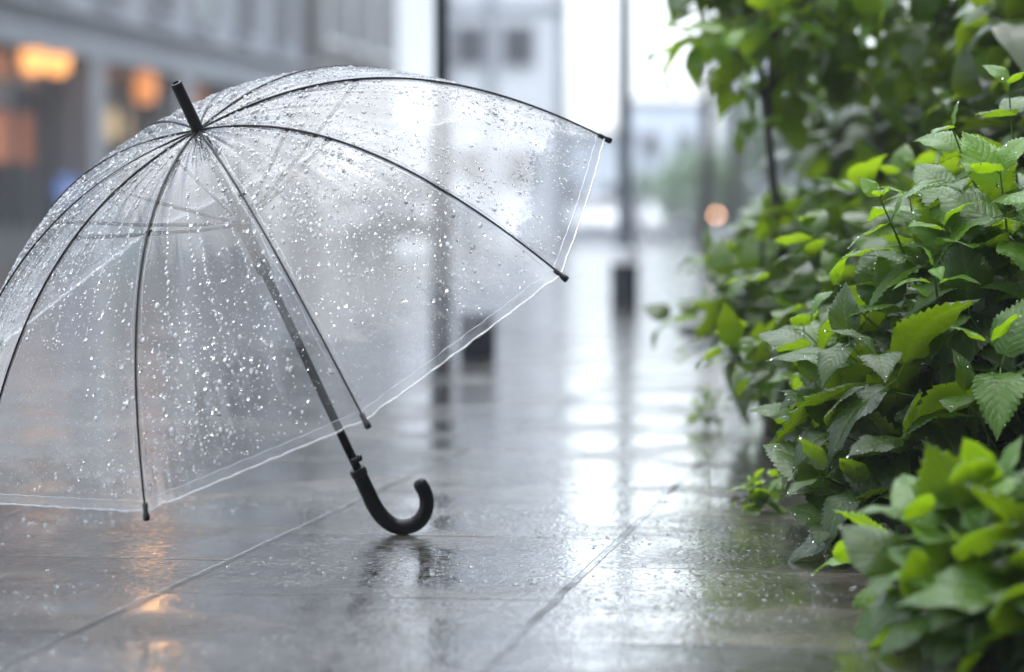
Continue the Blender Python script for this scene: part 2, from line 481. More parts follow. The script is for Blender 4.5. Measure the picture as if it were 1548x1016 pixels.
# ------------------------------------------------------------------ mesh helpers
class MB:
    """collects shapes, then links them as ONE mesh object"""

    def __init__(s):
        s.v, s.f, s.n = [], [], 0

    def add(s, vs, fs):
        s.v.extend([tuple(v) for v in vs])
        s.f.extend([tuple(i + s.n for i in f) for f in fs])
        s.n += len(vs)
        return s

    def box(s, x0, x1, y0, y1, z0, z1, T=None, bev=0.0):
        b = min(bev, (x1 - x0) / 2.2, (y1 - y0) / 2.2, (z1 - z0) / 2.2)
        if b > 0:
            import bmesh
            bm = bmesh.new()
            bmesh.ops.create_cube(bm, size=1.0)
            bmesh.ops.scale(bm, vec=(x1 - x0, y1 - y0, z1 - z0), verts=bm.verts)
            bmesh.ops.translate(bm, vec=((x0 + x1) / 2, (y0 + y1) / 2, (z0 + z1) / 2), verts=bm.verts)
            bmesh.ops.bevel(bm, geom=bm.edges[:], offset=b, segments=2, affect='EDGES', profile=0.5)
            bm.verts.ensure_lookup_table()
            vs = [v.co.copy() for v in bm.verts]
            fs = [[v.index for v in f.verts] for f in bm.faces]
            bm.free()
        else:
            vs = [Vector(c) for c in ((x0, y0, z0), (x1, y0, z0), (x1, y1, z0), (x0, y1, z0), (x0, y0, z1), (x1, y0, z1), (x1, y1, z1), (x0, y1, z1))]
            fs = [(0, 3, 2, 1), (4, 5, 6, 7), (0, 1, 5, 4), (1, 2, 6, 5), (2, 3, 7, 6), (3, 0, 4, 7)]
        if T is not None:
            vs = [T @ v for v in vs]
        return s.add(vs, fs)

    def tube(s, pts, rad, seg=10, caps=True):
        pts = [Vector(p) for p in pts]
        if isinstance(rad, (int, float)):
            rad = [rad] * len(pts)
        ref = None
        vs, fs = [], []
        for i, p in enumerate(pts):
            t = (pts[min(i + 1, len(pts) - 1)] - pts[max(i - 1, 0)]).normalized()
            if ref is None:
                ref = t.orthogonal().normalized()
            ref = (ref - t * ref.dot(t)).normalized()
            bi = t.cross(ref)
            for k in range(seg):
                a = 2 * math.pi * k / seg
                vs.append(p + (ref * math.cos(a) + bi * math.sin(a)) * rad[i])
        for i in range(len(pts) - 1):
            for k in range(seg):
                a, b = i * seg + k, i * seg + (k + 1) % seg
                fs.append((a, b, b + seg, a + seg))
        if caps:
            fs.append(tuple(range(seg))[::-1])
            fs.append(tuple(range((len(pts) - 1) * seg, len(pts) * seg)))
        return s.add(vs, fs)

    def lathe(s, prof, origin=(0, 0, 0), axis=(0, 0, 1), seg=20):
        """prof: list of (radius, height)"""
        q = Vector((0, 0, 1)).rotation_difference(Vector(axis).normalized())
        o = Vector(origin)
        vs, fs = [], []
        for r, h in prof:
            for k in range(seg):
                a = 2 * math.pi * k / seg
                vs.append(o + q @ Vector((r * math.cos(a), r * math.sin(a), h)))
        for i in range(len(prof) - 1):
            for k in range(seg):
                a, b = i * seg + k, i * seg + (k + 1) % seg
                fs.append((a, b, b + seg, a + seg))
        fs.append(tuple(range(seg))[::-1])
        fs.append(tuple(range((len(prof) - 1) * seg, len(prof) * seg)))
        return s.add(vs, fs)

    def build(s, name, m, parent=None, smooth=False, loc=None):
        me = bpy.data.meshes.new(name)
        me.from_pydata(s.v, [], s.f)
        me.materials.append(m)
        if smooth:
            me.polygons.foreach_set('use_smooth', [True] * len(me.polygons))
            try:
                me.set_sharp_from_angle(angle=math.radians(45))
            except Exception:
                pass
        me.update()
        return put(name, me, parent)


def put(name, me, parent=None):
    o = bpy.data.objects.new(name, me)
    COL.objects.link(o)
    if parent is not None:
        o.parent = parent
        if parent.type == 'EMPTY' or True:
            # parts are modelled in world coordinates: take the parent's placement back out
            o.matrix_parent_inverse = world_of(parent).inverted()
    return o


def world_of(o):
    m = o.matrix_basis.copy()
    if o.parent:
        m = world_of(o.parent) @ o.matrix_parent_inverse @ m
    return m


def thing(name, label, cat, loc=(0, 0, 0), group=None, rot=0.0):
    o = bpy.data.objects.new(name, None)
    o.empty_display_size = 0.1
    COL.objects.link(o)
    o.location = loc
    o.rotation_euler = (0, 0, rot)
    tag(o, label, cat, group)
    return o


def tag(o, label, cat, group=None):
    o['label'] = label
    o['category'] = cat
    if group:
        o['group'] = group
    return o


def struct(o):
    o['kind'] = 'structure'
    return o


def np_mesh(name, V, Fq, m, parent=None, uv=None, tone=None, smooth=True):
    """V (n,3); Fq (m,4) quads; uv per vertex (n,2); tone per vertex"""
    me = bpy.data.meshes.new(name)
    me.vertices.add(len(V))
    me.vertices.foreach_set('co', np.asarray(V, np.float32).ravel())
    me.loops.add(Fq.size)
    me.loops.foreach_set('vertex_index', Fq.astype(np.int32).ravel())
    me.polygons.add(len(Fq))
    me.polygons.foreach_set('loop_start', np.arange(0, Fq.size, Fq.shape[1], dtype=np.int32))
    me.polygons.foreach_set('loop_total', np.full(len(Fq), Fq.shape[1], np.int32))
    me.update(calc_edges=True)
    me.polygons.foreach_set('use_smooth', np.full(len(Fq), smooth))
    if uv is not None:
        l = me.uv_layers.new(name='UVMap')
        l.data.foreach_set('uv', np.asarray(uv, np.float32)[Fq.ravel()].ravel())
    if tone is not None:
        a = me.attributes.new('tone', 'FLOAT', 'POINT')
        a.data.foreach_set('value', np.asarray(tone, np.float32))
    me.materials.append(m)
    me.validate()
    return put(name, me, parent)


# ------------------------------------------------------------------ the setting: ground
STREET = math.radians(8.9)
TD = Vector((math.sin(STREET), math.cos(STREET), 0))     # along the street
TN = Vector((math.cos(STREET), -math.sin(STREET), 0))    # across it, to the right


def sc_to_w(s, c, z=0.0):
    return TD * s + TN * c + Vector((0, 0, z))


def sheet(name, s0, s1, c0, c1, z, m, ns=1, nc=1):
    vs, fs = [], []
    for i in range(ns + 1):
        for j in range(nc + 1):
            vs.append((c0 + (c1 - c0) * j / nc, s0 + (s1 - s0) * i / ns, z))
    for i in range(ns):
        for j in range(nc):
            a = i * (nc + 1) + j
            fs.append((a, a + 1, a + nc + 2, a + nc + 1))
    me = bpy.data.meshes.new(name)
    me.from_pydata(vs, [], fs)
    me.materials.append(m)
    o = put(name, me)
    o.rotation_euler = (0, 0, -STREET)      # object coordinates run across (x) and along (y) the street
    return struct(o)


sheet('ground', -60, 900, -400, 400, -0.135, M['asphalt'])
sheet('pavement', -6, 62, -14.2, 9, 0.0, M['wet_slabs'])
kb = MB()
T = Matrix.Rotation(-STREET, 4, 'Z')
kb.box(-14.2, 9, 62.0, 62.25, -0.14, 0.003, T)
struct(kb.build('kerb', M['kerb']))
# planting bed on the right, a shallow ridge of soil
bv, bf = [], []
nx, ny = 14, 60
for i in range(ny + 1):
    Y = 2.0 + 13 * i / ny
    for j in range(nx + 1):
        X = 0.86 + 0.05 * math.sin(Y * 1.7) + 2.6 * j / nx
        e = min(1, j / 3)
        bv.append((X, Y, 0.004 + e * (0.035 + 0.02 * math.sin(X * 9 + Y * 5) + 0.02 * random.random())))
for i in range(ny):
    for j in range(nx):
        a = i * (nx + 1) + j
        bf.append((a, a + 1, a + nx + 2, a + nx + 1))
bm_ = MB().add(bv, bf)
struct(bm_.build('planting_bed', M['soil'], smooth=True))

# ------------------------------------------------------------------ umbrella
FIT = dict(YA=4.7119381, az=-1.15575059, el=0.38102865, R=0.63120855,
           hs=[0.01826812, 0.13599634, 0.35898873, 0.53744927])
ANG = [-87.58 + 360, -61.99, -25.41, 9.10, 46.57, 96.78, 132.0, 167.0, 202.0, 237.0]
ANG[0] = -87.58
TIP_PX = {2: (222, 788), 3: (558, 648), 4: (858, 424), 5: (924, 214)}
KN = np.array([0, .28, .58, .85, 1.])
PC = np.polyfit(KN, np.r_[0, FIT['hs']], 4)
A_ = np.array([(300 - CX) / LENS_PX * FIT['YA'], FIT['YA'], CAM_H - (198 - HORIZON) / LENS_PX * FIT['YA']])
az, el = FIT['az'], FIT['el']
D_ = np.array([math.cos(el) * math.cos(az), math.sin(el), math.cos(el) * math.sin(az)])
w_ = np.array([0, -1., 0])
N_ = w_ - D_ * (w_ @ D_)
N_ /= np.linalg.norm(N_)
U_ = np.cross(N_, D_)
RAD = FIT['R']
CAN_R = 0.986                      # the sheet ends here; the tip caps stick out beyond


def rib_point(k, r):
    k = k % len(ANG)
    th = math.radians(ANG[k])
    a = np.polyval(PC, r)
    P = A_ + RAD * (r * (math.cos(th) * N_ + math.sin(th) * U_) + a * D_)
    if k in TIP_PX:
        tip = A_ + RAD * ((math.cos(th) * N_ + math.sin(th) * U_) + np.polyval(PC, 1.0) * D_)
        want = np.array(at(*TIP_PX[k], tip[1]))
        P = P + (want - tip) * r ** 3
    return P


umb = thing('umbrella', 'open clear plastic umbrella covered in raindrops, resting on its black hooked handle', 'umbrella', loc=tuple(at(610, 808, 5.0)))
NG = len(ANG)
NS, NR = 14, 34
wr = np.random.default_rng(3)


def sheet_point(k, s, v):
    """gore k between rib k and k+1, s 0..1 across, v 0..CAN_R outward"""
    a, b = rib_point(k, v), rib_point(k + 1, v)
    P = a * (1 - s) + b * s
    # a stretched sheet bulges a little above the chord, and its rim is pulled inwards
    th0 = math.radians(ANG[k % NG])
    th1 = math.radians(ANG[(k + 1) % NG])
    while th1 < th0:
        th1 += 2 * math.pi
    tm = (th0 + th1) / 2
    out = math.cos(tm) * N_ + math.sin(tm) * U_
    bul = 4 * s * (1 - s)
    sag = (1 - math.cos((th1 - th0) / 2)) * v * RAD
    P = P + out * sag * 0.34 * bul * (1 - 0.8 * v ** 3) - D_ * 0.012 * bul * v * (1 - v)
    # folds running from the ferrule and fanning out of the rib tips
    f1 = math.sin(s * 27 + k * 1.3) * 0.0022 * math.exp(-((v - 0.22) / 0.22) ** 2)
    e = min(s, 1 - s)
    f2 = math.sin(math.atan2(1.02 - v, e + 0.02) * 16 + k) * 0.0035 * math.exp(-((1 - v) ** 2 + (e * 1.3) ** 2) / 0.03) * min(1, e * 12)
    P = P - D_ * (f1 * min(1, e * 14) + f2)
    return P


V, UV, Fq = [], [], []
for k in range(NG):
    base = len(V)
    for i in range(NR + 1):
        v = 0.018 + (CAN_R - 0.018) * (i / NR)
        for j in range(NS + 1):
            s = j / NS
            V.append(sheet_point(k, s, v))
            UV.append(((k + s) / NG * 10, v))
    for i in range(NR):
        for j in range(NS):
            a = base + i * (NS + 1) + j
            Fq.append((a, a + 1, a + NS + 2, a + NS + 1))
V = np.array(V)
canopy = np_mesh('canopy', V, np.array(Fq), M['clear_vinyl'], umb, uv=UV)
# each panel's welded hem: a rolled bead along the rim and a weld line just inside it
hm = MB()
for k in range(NG):
    nj = 26
    for v, r, sg in ((0.9865, 0.0015, 6), (0.9715, 0.0006, 5)):
        pts_ = [Vector(sheet_point(k, j / nj, v)) - Vector(D_) * (0.0006 + 0.0009 * math.sin(j * 2.1 + k) * math.sin(math.pi * j / nj)) for j in range(nj + 1)]
        hm.tube(pts_, [r * (1 + 0.25 * math.sin(j * 3.3 + k)) for j in range(nj + 1)], sg)
hm.build('hem', M['vinyl_hem'], canopy, smooth=True)
# welded seams beside each rib (a narrow doubled strip)
V, UV, Fq = [], [], []
for k in range(NG):
    base = len(V)
    for i in range(41):
        v = 0.03 + 0.95 * i / 40
        wd = 0.004 / max(0.05, v * RAD * 0.64)
        row = [sheet_point((k - 1) % NG, 1 - wd, v), rib_point(k, v), sheet_point(k, wd, v)]
        for j, P in enumerate(row):
            V.append(P - D_ * 0.0005)
            UV.append((j + k * 3, v * 3))
    for i in range(40):
        for j in range(2):
            a = base + i * 3 + j
            Fq.append((a, a + 1, a + 4, a + 3))
sm = MB()
for k in range(NG):
    for sg in (-1, 1):
        L1 = []
        for i in range(41):
            v = 0.10 + 0.86 * i / 40
            wd = (0.008 + 0.0015 * math.sin(i * 0.7 + k)) / max(0.05, v * RAD * 0.64)
            P = sheet_point((k - 1) % NG, 1 - wd, v) if sg < 0 else sheet_point(k, wd, v)
            L1.append(Vector(P) - Vector(D_) * 0.0004)
        sm.tube(L1, 0.00055, 5)
sm.build('seam', M['vinyl_hem'], canopy, smooth=True)

SH_LEN = None
# shaft: from the ferrule to the grip
grip_top = at(543, 714, 4.975)
Apt = Vector(A_)
Dv = Vector(D_)
# the shaft runs straight from the crown to the grip
shaft_dir = (grip_top - Apt).normalized()
sh = MB()
sh.tube([Apt - shaft_dir * 0.02, Apt + shaft_dir * 0.25, grip_top + shaft_dir * 0.01], [0.0065, 0.0075, 0.0078], 16)
sh.build('shaft', M['shaft_metal'], umb, smooth=True)
# ferrule: tapered cap with a rounded flat end
fe = MB()
fl = 0.098
fe.lathe([(0.0128, 0.0), (0.0118, -0.006), (0.0104, -0.012), (0.0098, -0.05), (0.0098, -fl + 0.004), (0.0088, -fl + 0.0008), (0.0060, -fl), (0.0057, -fl + 0.003)],
         origin=Apt + shaft_dir * 0.006, axis=shaft_dir, seg=24)
fe.build('ferrule', M['black_plastic'], umb, smooth=True)
# crown notch under the ferrule
cn = MB()
cn.lathe([(0.008, 0.008), (0.013, 0.010), (0.013, 0.026), (0.009, 0.030)], origin=Apt, axis=shaft_dir, seg=20)
cn.build('crown_notch', M['black_plastic'], umb, smooth=True)
# runner
RUN = Apt + shaft_dir * 0.175
rn = MB()
rn.lathe([(0.009, -0.012), (0.0155, -0.010), (0.0155, 0.012), (0.012, 0.016), (0.0115, 0.075), (0.013, 0.08), (0.013, 0.10), (0.0095, 0.104)],
         origin=RUN, axis=shaft_dir, seg=24)
rn.build('runner', M['black_plastic'], umb, smooth=True)
# grip: J hook
hp = [(540, 709, 4.972), (548, 727, 4.978), (557, 746, 4.984), (565, 763, 4.99), (574, 777, 4.995), (585, 788, 4.998), (598, 795.0, 5.0),
      (612, 796.5, 5.0), (626, 793, 5.0), (637, 784, 5.0), (643.5, 771, 5.0), (645, 757, 5.0), (642, 744, 5.0), (636.5, 734, 5.0)]
hp = [at(*p) for p in hp]
# smooth by Catmull-Rom


def crom(P, n=5):
    out = []
    for i in range(len(P) - 1):
        p0, p1, p2, p3 = P[max(i - 1, 0)], P[i], P[i + 1], P[min(i + 2, len(P) - 1)]
        for j in range(n):
            t = j / n
            out.append(0.5 * ((2 * p1) + (-p0 + p2) * t + (2 * p0 - 5 * p1 + 4 * p2 - p3) * t * t + (-p0 + 3 * p1 - 3 * p2 + p3) * t ** 3))
    out.append(P[-1])
    return out


hc = crom(hp)
hr = []
for i in range(len(hc)):
    t = i / (len(hc) - 1)
    r = 0.0128 + 0.0012 * math.sin(min(1, t * 1.3) * math.pi)
    if t > 0.9:
        r *= 1.0
    hr.append(r)
t0 = (hc[1] - hc[0]).normalized()
t1 = (hc[-1] - hc[-2]).normalized()
pts = [hc[0] - t0 * 0.0006] + hc + [hc[-1] + t1 * 0.005, hc[-1] + t1 * 0.009, hc[-1] + t1 * 0.0115, hc[-1] + t1 * 0.012]
rads = [0.0112] + hr + [0.0122, 0.0098, 0.006, 0.002]
hb = MB()
hb.tube(pts, rads, 24)
hb.build('handle', M['black_rubber'], umb, smooth=True)
cl = MB()
cl.lathe([(0.0135, -0.003), (0.0148, 0.0), (0.0148, 0.010), (0.0138, 0.012)], origin=hc[0] + t0 * 0.002, axis=t0, seg=24)
cl.build('handle_collar', M['black_plastic'], umb, smooth=True)
# release button on the shaft just above the grip
bp = at(541, 693, 4.95)
bu = MB()
side = Vector((0.9, -0.25, 0.38)).normalized()
bu.lathe([(0.0042, -0.010), (0.0042, 0.0), (0.0062, 0.002), (0.0066, 0.0065), (0.0045, 0.0090)], origin=bp - side * 0.002, axis=side, seg=14)
bu.build('release_button', M['black_plastic'], umb, smooth=True)
# ribs with tip caps, and stretchers down to the runner
for k in range(NG):
    mb = MB()
    P = [rib_point(k, 0.015 + 0.97 * i / 40) - D_ * 0.0018 for i in range(41)]
    rr_ = [0.0021 - 0.0005 * i / 40 for i in range(41)]
    mb.tube(P, rr_, 8)
    rib = mb.build('rib', M['rib_metal'], umb, smooth=True)
    cp = MB()
    a, b = rib_point(k, 0.974), rib_point(k, 1.0)
    a, b = Vector(a), Vector(b)
    d = (b - a).normalized()
    ln = (b - a).length
    cp.lathe([(0.0034, 0.0), (0.0045, 0.002), (0.0040, ln * 0.5), (0.0050, ln * 0.62), (0.0056, ln * 0.85), (0.0048, ln * 0.97), (0.002, ln)], origin=a, axis=d, seg=14)
    cp.build('tip_cap', M['black_plastic'], rib, smooth=True)
    st = MB()
    j = Vector(rib_point(k, 0.43)) + Dv * 0.004
    rad_dir = (j - RUN)
    rad_dir = (rad_dir - shaft_dir * rad_dir.dot(shaft_dir)).normalized()
    q = RUN + rad_dir * 0.0145
    md = (q + j) / 2 + shaft_dir * 0.004
    st.tube([q, md, j], [0.0036, 0.0038, 0.0034], 8)
    st.lathe([(0.003, -0.006), (0.005, -0.005), (0.005, 0.005), (0.003, 0.006)], origin=j, axis=rad_dir.cross(shaft_dir), seg=10)
    st.build('stretcher', M['rib_metal'], umb, smooth=True)


# raindrops on the canopy
def dome_template(seg=8, rings=3, flat=0.62):
    V, F = [], []
    for i in range(rings):
        a = (math.pi / 2) * i / rings
        for k in range(seg):
            t = 2 * math.pi * k / seg
            V.append((math.cos(a) * math.cos(t), math.cos(a) * math.sin(t), flat * math.sin(a)))
    top = len(V)
    V.append((0, 0, flat))
    for i in range(rings - 1):
        for k in range(seg):
            F.append((i * seg + k, i * seg + (k + 1) % seg, (i + 1) * seg + (k + 1) % seg, (i + 1) * seg + k))
    for k in range(0, seg, 2):
        i = (rings - 1) * seg
        F.append((i + k, i + (k + 1) % seg, i + (k + 2) % seg, top))
    # closed underside
    for k in range(1, seg - 2, 2):
        F.append((0, k + 2 if k + 2 < seg else 0, k + 1, k))
    return np.array(V, float), np.array([f if len(set(f)) == 4 else f for f in F])


def scatter_domes(name, P, Nrm, R, m, parent=None, stretch=None, tone=None, seg=8, rings=3, flat=0.62, down=None):
    TV, TF = dome_template(seg, rings, flat)
    n = len(P)
    P, Nrm, R = np.asarray(P), np.asarray(Nrm), np.asarray(R)
    if down is None:
        down = np.tile(np.array([0, 0, -1.0]), (n, 1))
    T1 = down - Nrm * (down * Nrm).sum(1)[:, None]
    T1 /= np.maximum(1e-9, np.linalg.norm(T1, axis=1))[:, None]
    T2 = np.cross(Nrm, T1)
    st = np.ones(n) if stretch is None else np.asarray(stretch)
    jit = RNG.uniform(0.88, 1.12, (n, len(TV)))
    VV = P[:, None, :] + (TV[None, :, 0:1] * T1[:, None, :] * st[:, None, None] + TV[None, :, 1:2] * T2[:, None, :]) * R[:, None, None] * jit[:, :, None] \
        + TV[None, :, 2:3] * Nrm[:, None, :] * R[:, None, None]
    FF = TF[None] + (np.arange(n) * len(TV))[:, None, None]
    tn = None if tone is None else np.repeat(np.asarray(tone), len(TV))
    return np_mesh(name, VV.reshape(-1, 3), FF.reshape(-1, 4), m, parent, tone=tn)


def sheet_frame(k, s, v):
    e = 1e-3
    P = sheet_point(k, s, v)
    a = sheet_point(k, min(1, s + e), v) - sheet_point(k, max(0, s - e), v)
    b = sheet_point(k, s, v + e) - sheet_point(k, s, v - e)
    n = np.cross(a, b)
    n /= np.linalg.norm(n)
    if n @ D_ > 0:
        n = -n
    return P, n, b / np.linalg.norm(b)


def vnoise(p):
    x, y, z = p * 7.0
    return (math.sin(x * 1.7 + 2 * math.sin(z * 1.3)) + math.sin(y * 2.1 + 1.3 * math.sin(x * 1.1)) + math.sin(z * 2.3 + x)) / 3


DP, DN, DR, DS, DT = [], [], [], [], []
tries = 0
gaps = []
for k in range(NG):
    th0, th1 = ANG[k], ANG[(k + 1) % NG]
    if th1 < th0:
        th1 += 360
    gaps.append(th1 - th0)
cum = np.cumsum(gaps) / sum(gaps)
while len(DP) < 15000 and tries < 120000:
    tries += 1
    k = int(np.searchsorted(cum, RNG.random()))
    s, v = RNG.uniform(0.02, 0.98), math.sqrt(RNG.uniform(0.002, 0.93))
    P, n, b = sheet_frame(k, s, v)
    dens = 0.42 + 0.75 * vnoise(P) + (0.25 if v < 0.5 else 0.0) + (0.3 if k in (4,) else 0.0)
    if RNG.random() > dens:
        continue
    r = min(0.0036, 0.00102 * math.exp(RNG.normal(0.0, 0.55)))
    DP.append(P + n * 0.0001)
    DN.append(n)
    DR.append(r)
    DS.append(RNG.uniform(0.95, 1.25) if r < 0.0018 else RNG.uniform(1.0, 1.7))
    DT.append(0.10 + 0.85 * RNG.random() ** 1.2)
# rivulets: chains of beads running down a panel
for q in range(46):
    k = int(np.searchsorted(cum, RNG.random()))
    s, v = RNG.uniform(0.08, 0.92), RNG.uniform(0.12, 0.5)
    L_ = RNG.uniform(0.15, 0.45)
    t = 0
    while t < L_ and v + t < 0.93:
        P, n, b = sheet_frame(k, min(0.97, max(0.03, s + 0.006 * math.sin(t * 60))), v + t)
        DP.append(P + n * 0.0001)
        DN.append(n)
        DR.append(RNG.uniform(0.0009, 0.0024))
        DS.append(RNG.uniform(1.2, 2.6))
        DT.append(RNG.uniform(0.2, 0.7))
        t += RNG.uniform(0.006, 0.022)
nbig = len(DP)
tries = 0
while len(DP) < nbig + 17000 and tries < 120000:      # the fine spray between the big drops
    tries += 1
    k = int(np.searchsorted(cum, RNG.random()))
    s, v = RNG.uniform(0.02, 0.98), math.sqrt(RNG.uniform(0.002, 0.93))
    P, n, b = sheet_frame(k, s, v)
    if RNG.random() > 0.55 + 0.5 * vnoise(P * 1.7 + 0.3):
        continue
    DP.append(P + n * 0.00005)
    DN.append(n)
    DR.append(RNG.uniform(0.00038, 0.00085))
    DS.append(RNG.uniform(0.9, 1.4))
    DT.append(RNG.uniform(0.15, 0.75))
drops = scatter_domes('raindrops', DP, DN, DR, M['water_bead'], canopy, DS, DT)
drops['kind'] = 'stuff'


# ------------------------------------------------------------------ leaves and shrubs
def leaf_template(nl, nw, seed, hero=True, wid=0.34, droop=0.35, fold=0.22):
    rg = np.random.default_rng(seed)
    V, UV, F = [], [], []
    tw = rg.uniform(-0.15, 0.15)
    und = rg.uniform(0, 6.28)
    bend = rg.uniform(-0.08, 0.08)
    for i in range(nl + 1):
        t = i / nl
        # ovate, widest a third of the way up, drawn out to a point
        hw = wid * (math.sin(math.pi * t ** 0.68) ** 0.80) * (1 - 0.28 * t) if 0 < t < 1 else 0.0
        if t > 0.80:
            hw = hw * (0.55 + 0.45 * (1 - t) / 0.2)
        tooth = 1.0
        if hero and 0.08 < t < 0.96:
            tooth = 1.0 + (0.060 if i % 2 == 0 else -0.03)
        x0 = t
        z0 = -droop * t * t * 0.9 + 0.06 * math.sin(t * 3.1)
        for j in range(nw + 1):
            u = (j / nw) * 2 - 1
            e = abs(u)
            k_ = tooth if e > 0.98 else 1.0
            y = u * hw * k_
            x = x0 * 1.0 - (0.045 * e if hero and i % 2 and e > 0.98 else 0) + 0.05 * e * e * math.sin(math.pi * t)
            z = z0 + fold * e * hw - 0.30 * hw * e * e + tw * u * hw * t * 1.5
            z += 0.030 * math.sin(t * 15 + und + (u > 0) * 1.5) * e * e * (hw / wid)
            if hero:
                z += 0.010 * math.cos((t * 8.5 - e * 2.3) * 2 * math.pi) * math.sin(math.pi * min(1, e * 1.05)) * (hw / wid) * 0.9
            V.append((x, y + bend * t * t, z))
            UV.append((j / nw, t))
    for i in range(nl):
        for j in range(nw):
            a = i * (nw + 1) + j
            F.append((a, a + nw + 1, a + nw + 2, a + 1))
    return np.array(V), np.array(UV), np.array(F)


HERO = [leaf_template(30, 8, s, True, wid=rw, droop=dr, fold=fo) for s, rw, dr, fo in
        ((1, .40, .30, .20), (2, .37, .55, .30), (3, .42, .15, .12), (4, .38, .80, .25), (5, .36, .4, .4), (6, .41, .05, .3))]
PLAIN = [leaf_template(9, 4, s, False, wid=rw, droop=dr, fold=fo) for s, rw, dr, fo in
         ((11, .41, .30, .2), (12, .37, .6, .3), (13, .43, .15, .12), (14, .39, .8, .25))]


class Foliage:
    def __init__(s, templates):
        s.T = templates
        s.V, s.UV, s.F, s.TN, s.n = [], [], [], [], 0
        s.stems = MB()
        s.drop_sites = []

    def leaf(s, base, direction, up, size, tone, rg, width=1.0):
        V, UV, F = s.T[rg.integers(len(s.T))]
        l = np.array(direction, float)
        l /= np.linalg.norm(l)
        n = np.array(up, float)
        n = n - l * (n @ l)
        nn = np.linalg.norm(n)
        if nn < 1e-3:
            n = np.array([0.1, 1, 0]) - l * l[1]
            nn = np.linalg.norm(n)
        n /= nn
        b = np.cross(n, l)
        P = np.array(base) + size * (V[:, :1] * l + V[:, 1:2] * b * width + V[:, 2:] * n)
        s.V.append(P)
        s.UV.append(UV)
        s.F.append(F + s.n)
        s.TN.append(np.full(len(V), tone))
        s.n += len(V)
        s.drop_sites.append((P, V.shape[0], tone))

    def shoot(s, base, tip, rg, nodes=5, size=0.11, tone=0.5, young=0.3, stem_r=0.0022, start=0.35, spread=1.0, top_small=0.5, curve=0.15):
        """a stem from base to tip with opposite pairs of leaves, smallest and palest at the tip"""
        base, tip = np.array(base, float), np.array(tip, float)
        ax = tip - base
        Ls = np.linalg.norm(ax)
        mid = (base + tip) / 2 + np.array([0, 0, -curve * Ls * 0.5 * (1 - abs(ax[2]) / Ls)]) + rg.normal(0, 0.02, 3) * Ls
        curve_pts = []
        for i in range(9):
            t = i / 8
            curve_pts.append((1 - t) ** 2 * base + 2 * t * (1 - t) * mid + t * t * tip)
        s.stems.tube(curve_pts, [stem_r * (1.3 - 0.75 * i / 8) for i in range(9)], 5, caps=False)
        ph = rg.uniform(0, math.pi)
        for q in range(nodes):
            f = q / max(1, nodes - 1)                  # 0 low, 1 at the tip
            t = start + (1 - start) * f
            P = (1 - t) ** 2 * base + 2 * t * (1 - t) * mid + t * t * tip
            tan = 2 * (1 - t) * (mid - base) + 2 * t * (tip - mid)
            tan /= np.linalg.norm(tan)
            side = np.cross(tan, [0.13, 0.1, 1.0])
            if np.linalg.norm(side) < 0.05:
                side = np.array([1.0, 0, 0])
            side /= np.linalg.norm(side)
            nrm = np.cross(side, tan)
            ang = ph + q * math.pi / 2 + rg.normal(0, 0.2)
            for sg in (0, math.pi):
                a = ang + sg + rg.normal(0, 0.15)
                o = side * math.cos(a) + nrm * math.sin(a)
                lift = 0.35 + 0.75 * f ** 2 + rg.normal(0, 0.12)
                d = o * spread + tan * lift
                d = d + np.array([0, 0, -0.28 * (1 - f) + rg.normal(0, 0.1)])
                sz = size * (1 - (1 - top_small) * f ** 1.6) * rg.uniform(0.85, 1.12)
                pet = sz * 0.18
                d0 = d / np.linalg.norm(d)
                s.stems.tube([P, P + d0 * pet * 0.6, P + d0 * pet], [stem_r * 0.6] * 3, 4, caps=False)
                up = np.array([0, 0, 1.0]) + tan * 0.5 * f + rg.normal(0, 0.22, 3)
                tn = min(1, max(0, tone + young * f ** 1.5 + rg.normal(0, 0.07)))
                s.leaf(P + d0 * pet * 0.92, d, up, sz, tn, rg)

    def build(s, root, leaf_m, stem_m, drops=0, rg=None, lo=0.0008, hi=0.002):
        V = np.concatenate(s.V)
        o = np_mesh('foliage', V, np.concatenate(s.F), leaf_m, root, uv=np.concatenate(s.UV), tone=np.concatenate(s.TN))
        if s.stems.n:
            s.stems.build('stems', stem_m, root, smooth=True)['kind'] = 'stuff'
        if drops:
            P, Nn, R = [], [], []
            me = o.data
            nv = np.zeros(len(me.vertices) * 3, np.float32)
            me.vertices.foreach_get('normal', nv)
            nv = nv.reshape(-1, 3)
            idx = rg.integers(0, len(V), drops)
            for i in idx:
                n = nv[i].astype(float)
                if n[2] < 0:
                    n = -n
                P.append(V[i] + rg.normal(0, 0.0015, 3) * 0.4)
                Nn.append(n)
                R.append(lo * (hi / lo) ** (rg.random() ** 1.6))
            w_o = scatter_domes('water_beads', P, Nn, R, M['water'], o, stretch=rg.uniform(0.9, 1.5, drops), flat=0.75)
            w_o['kind'] = 'stuff'
        return o


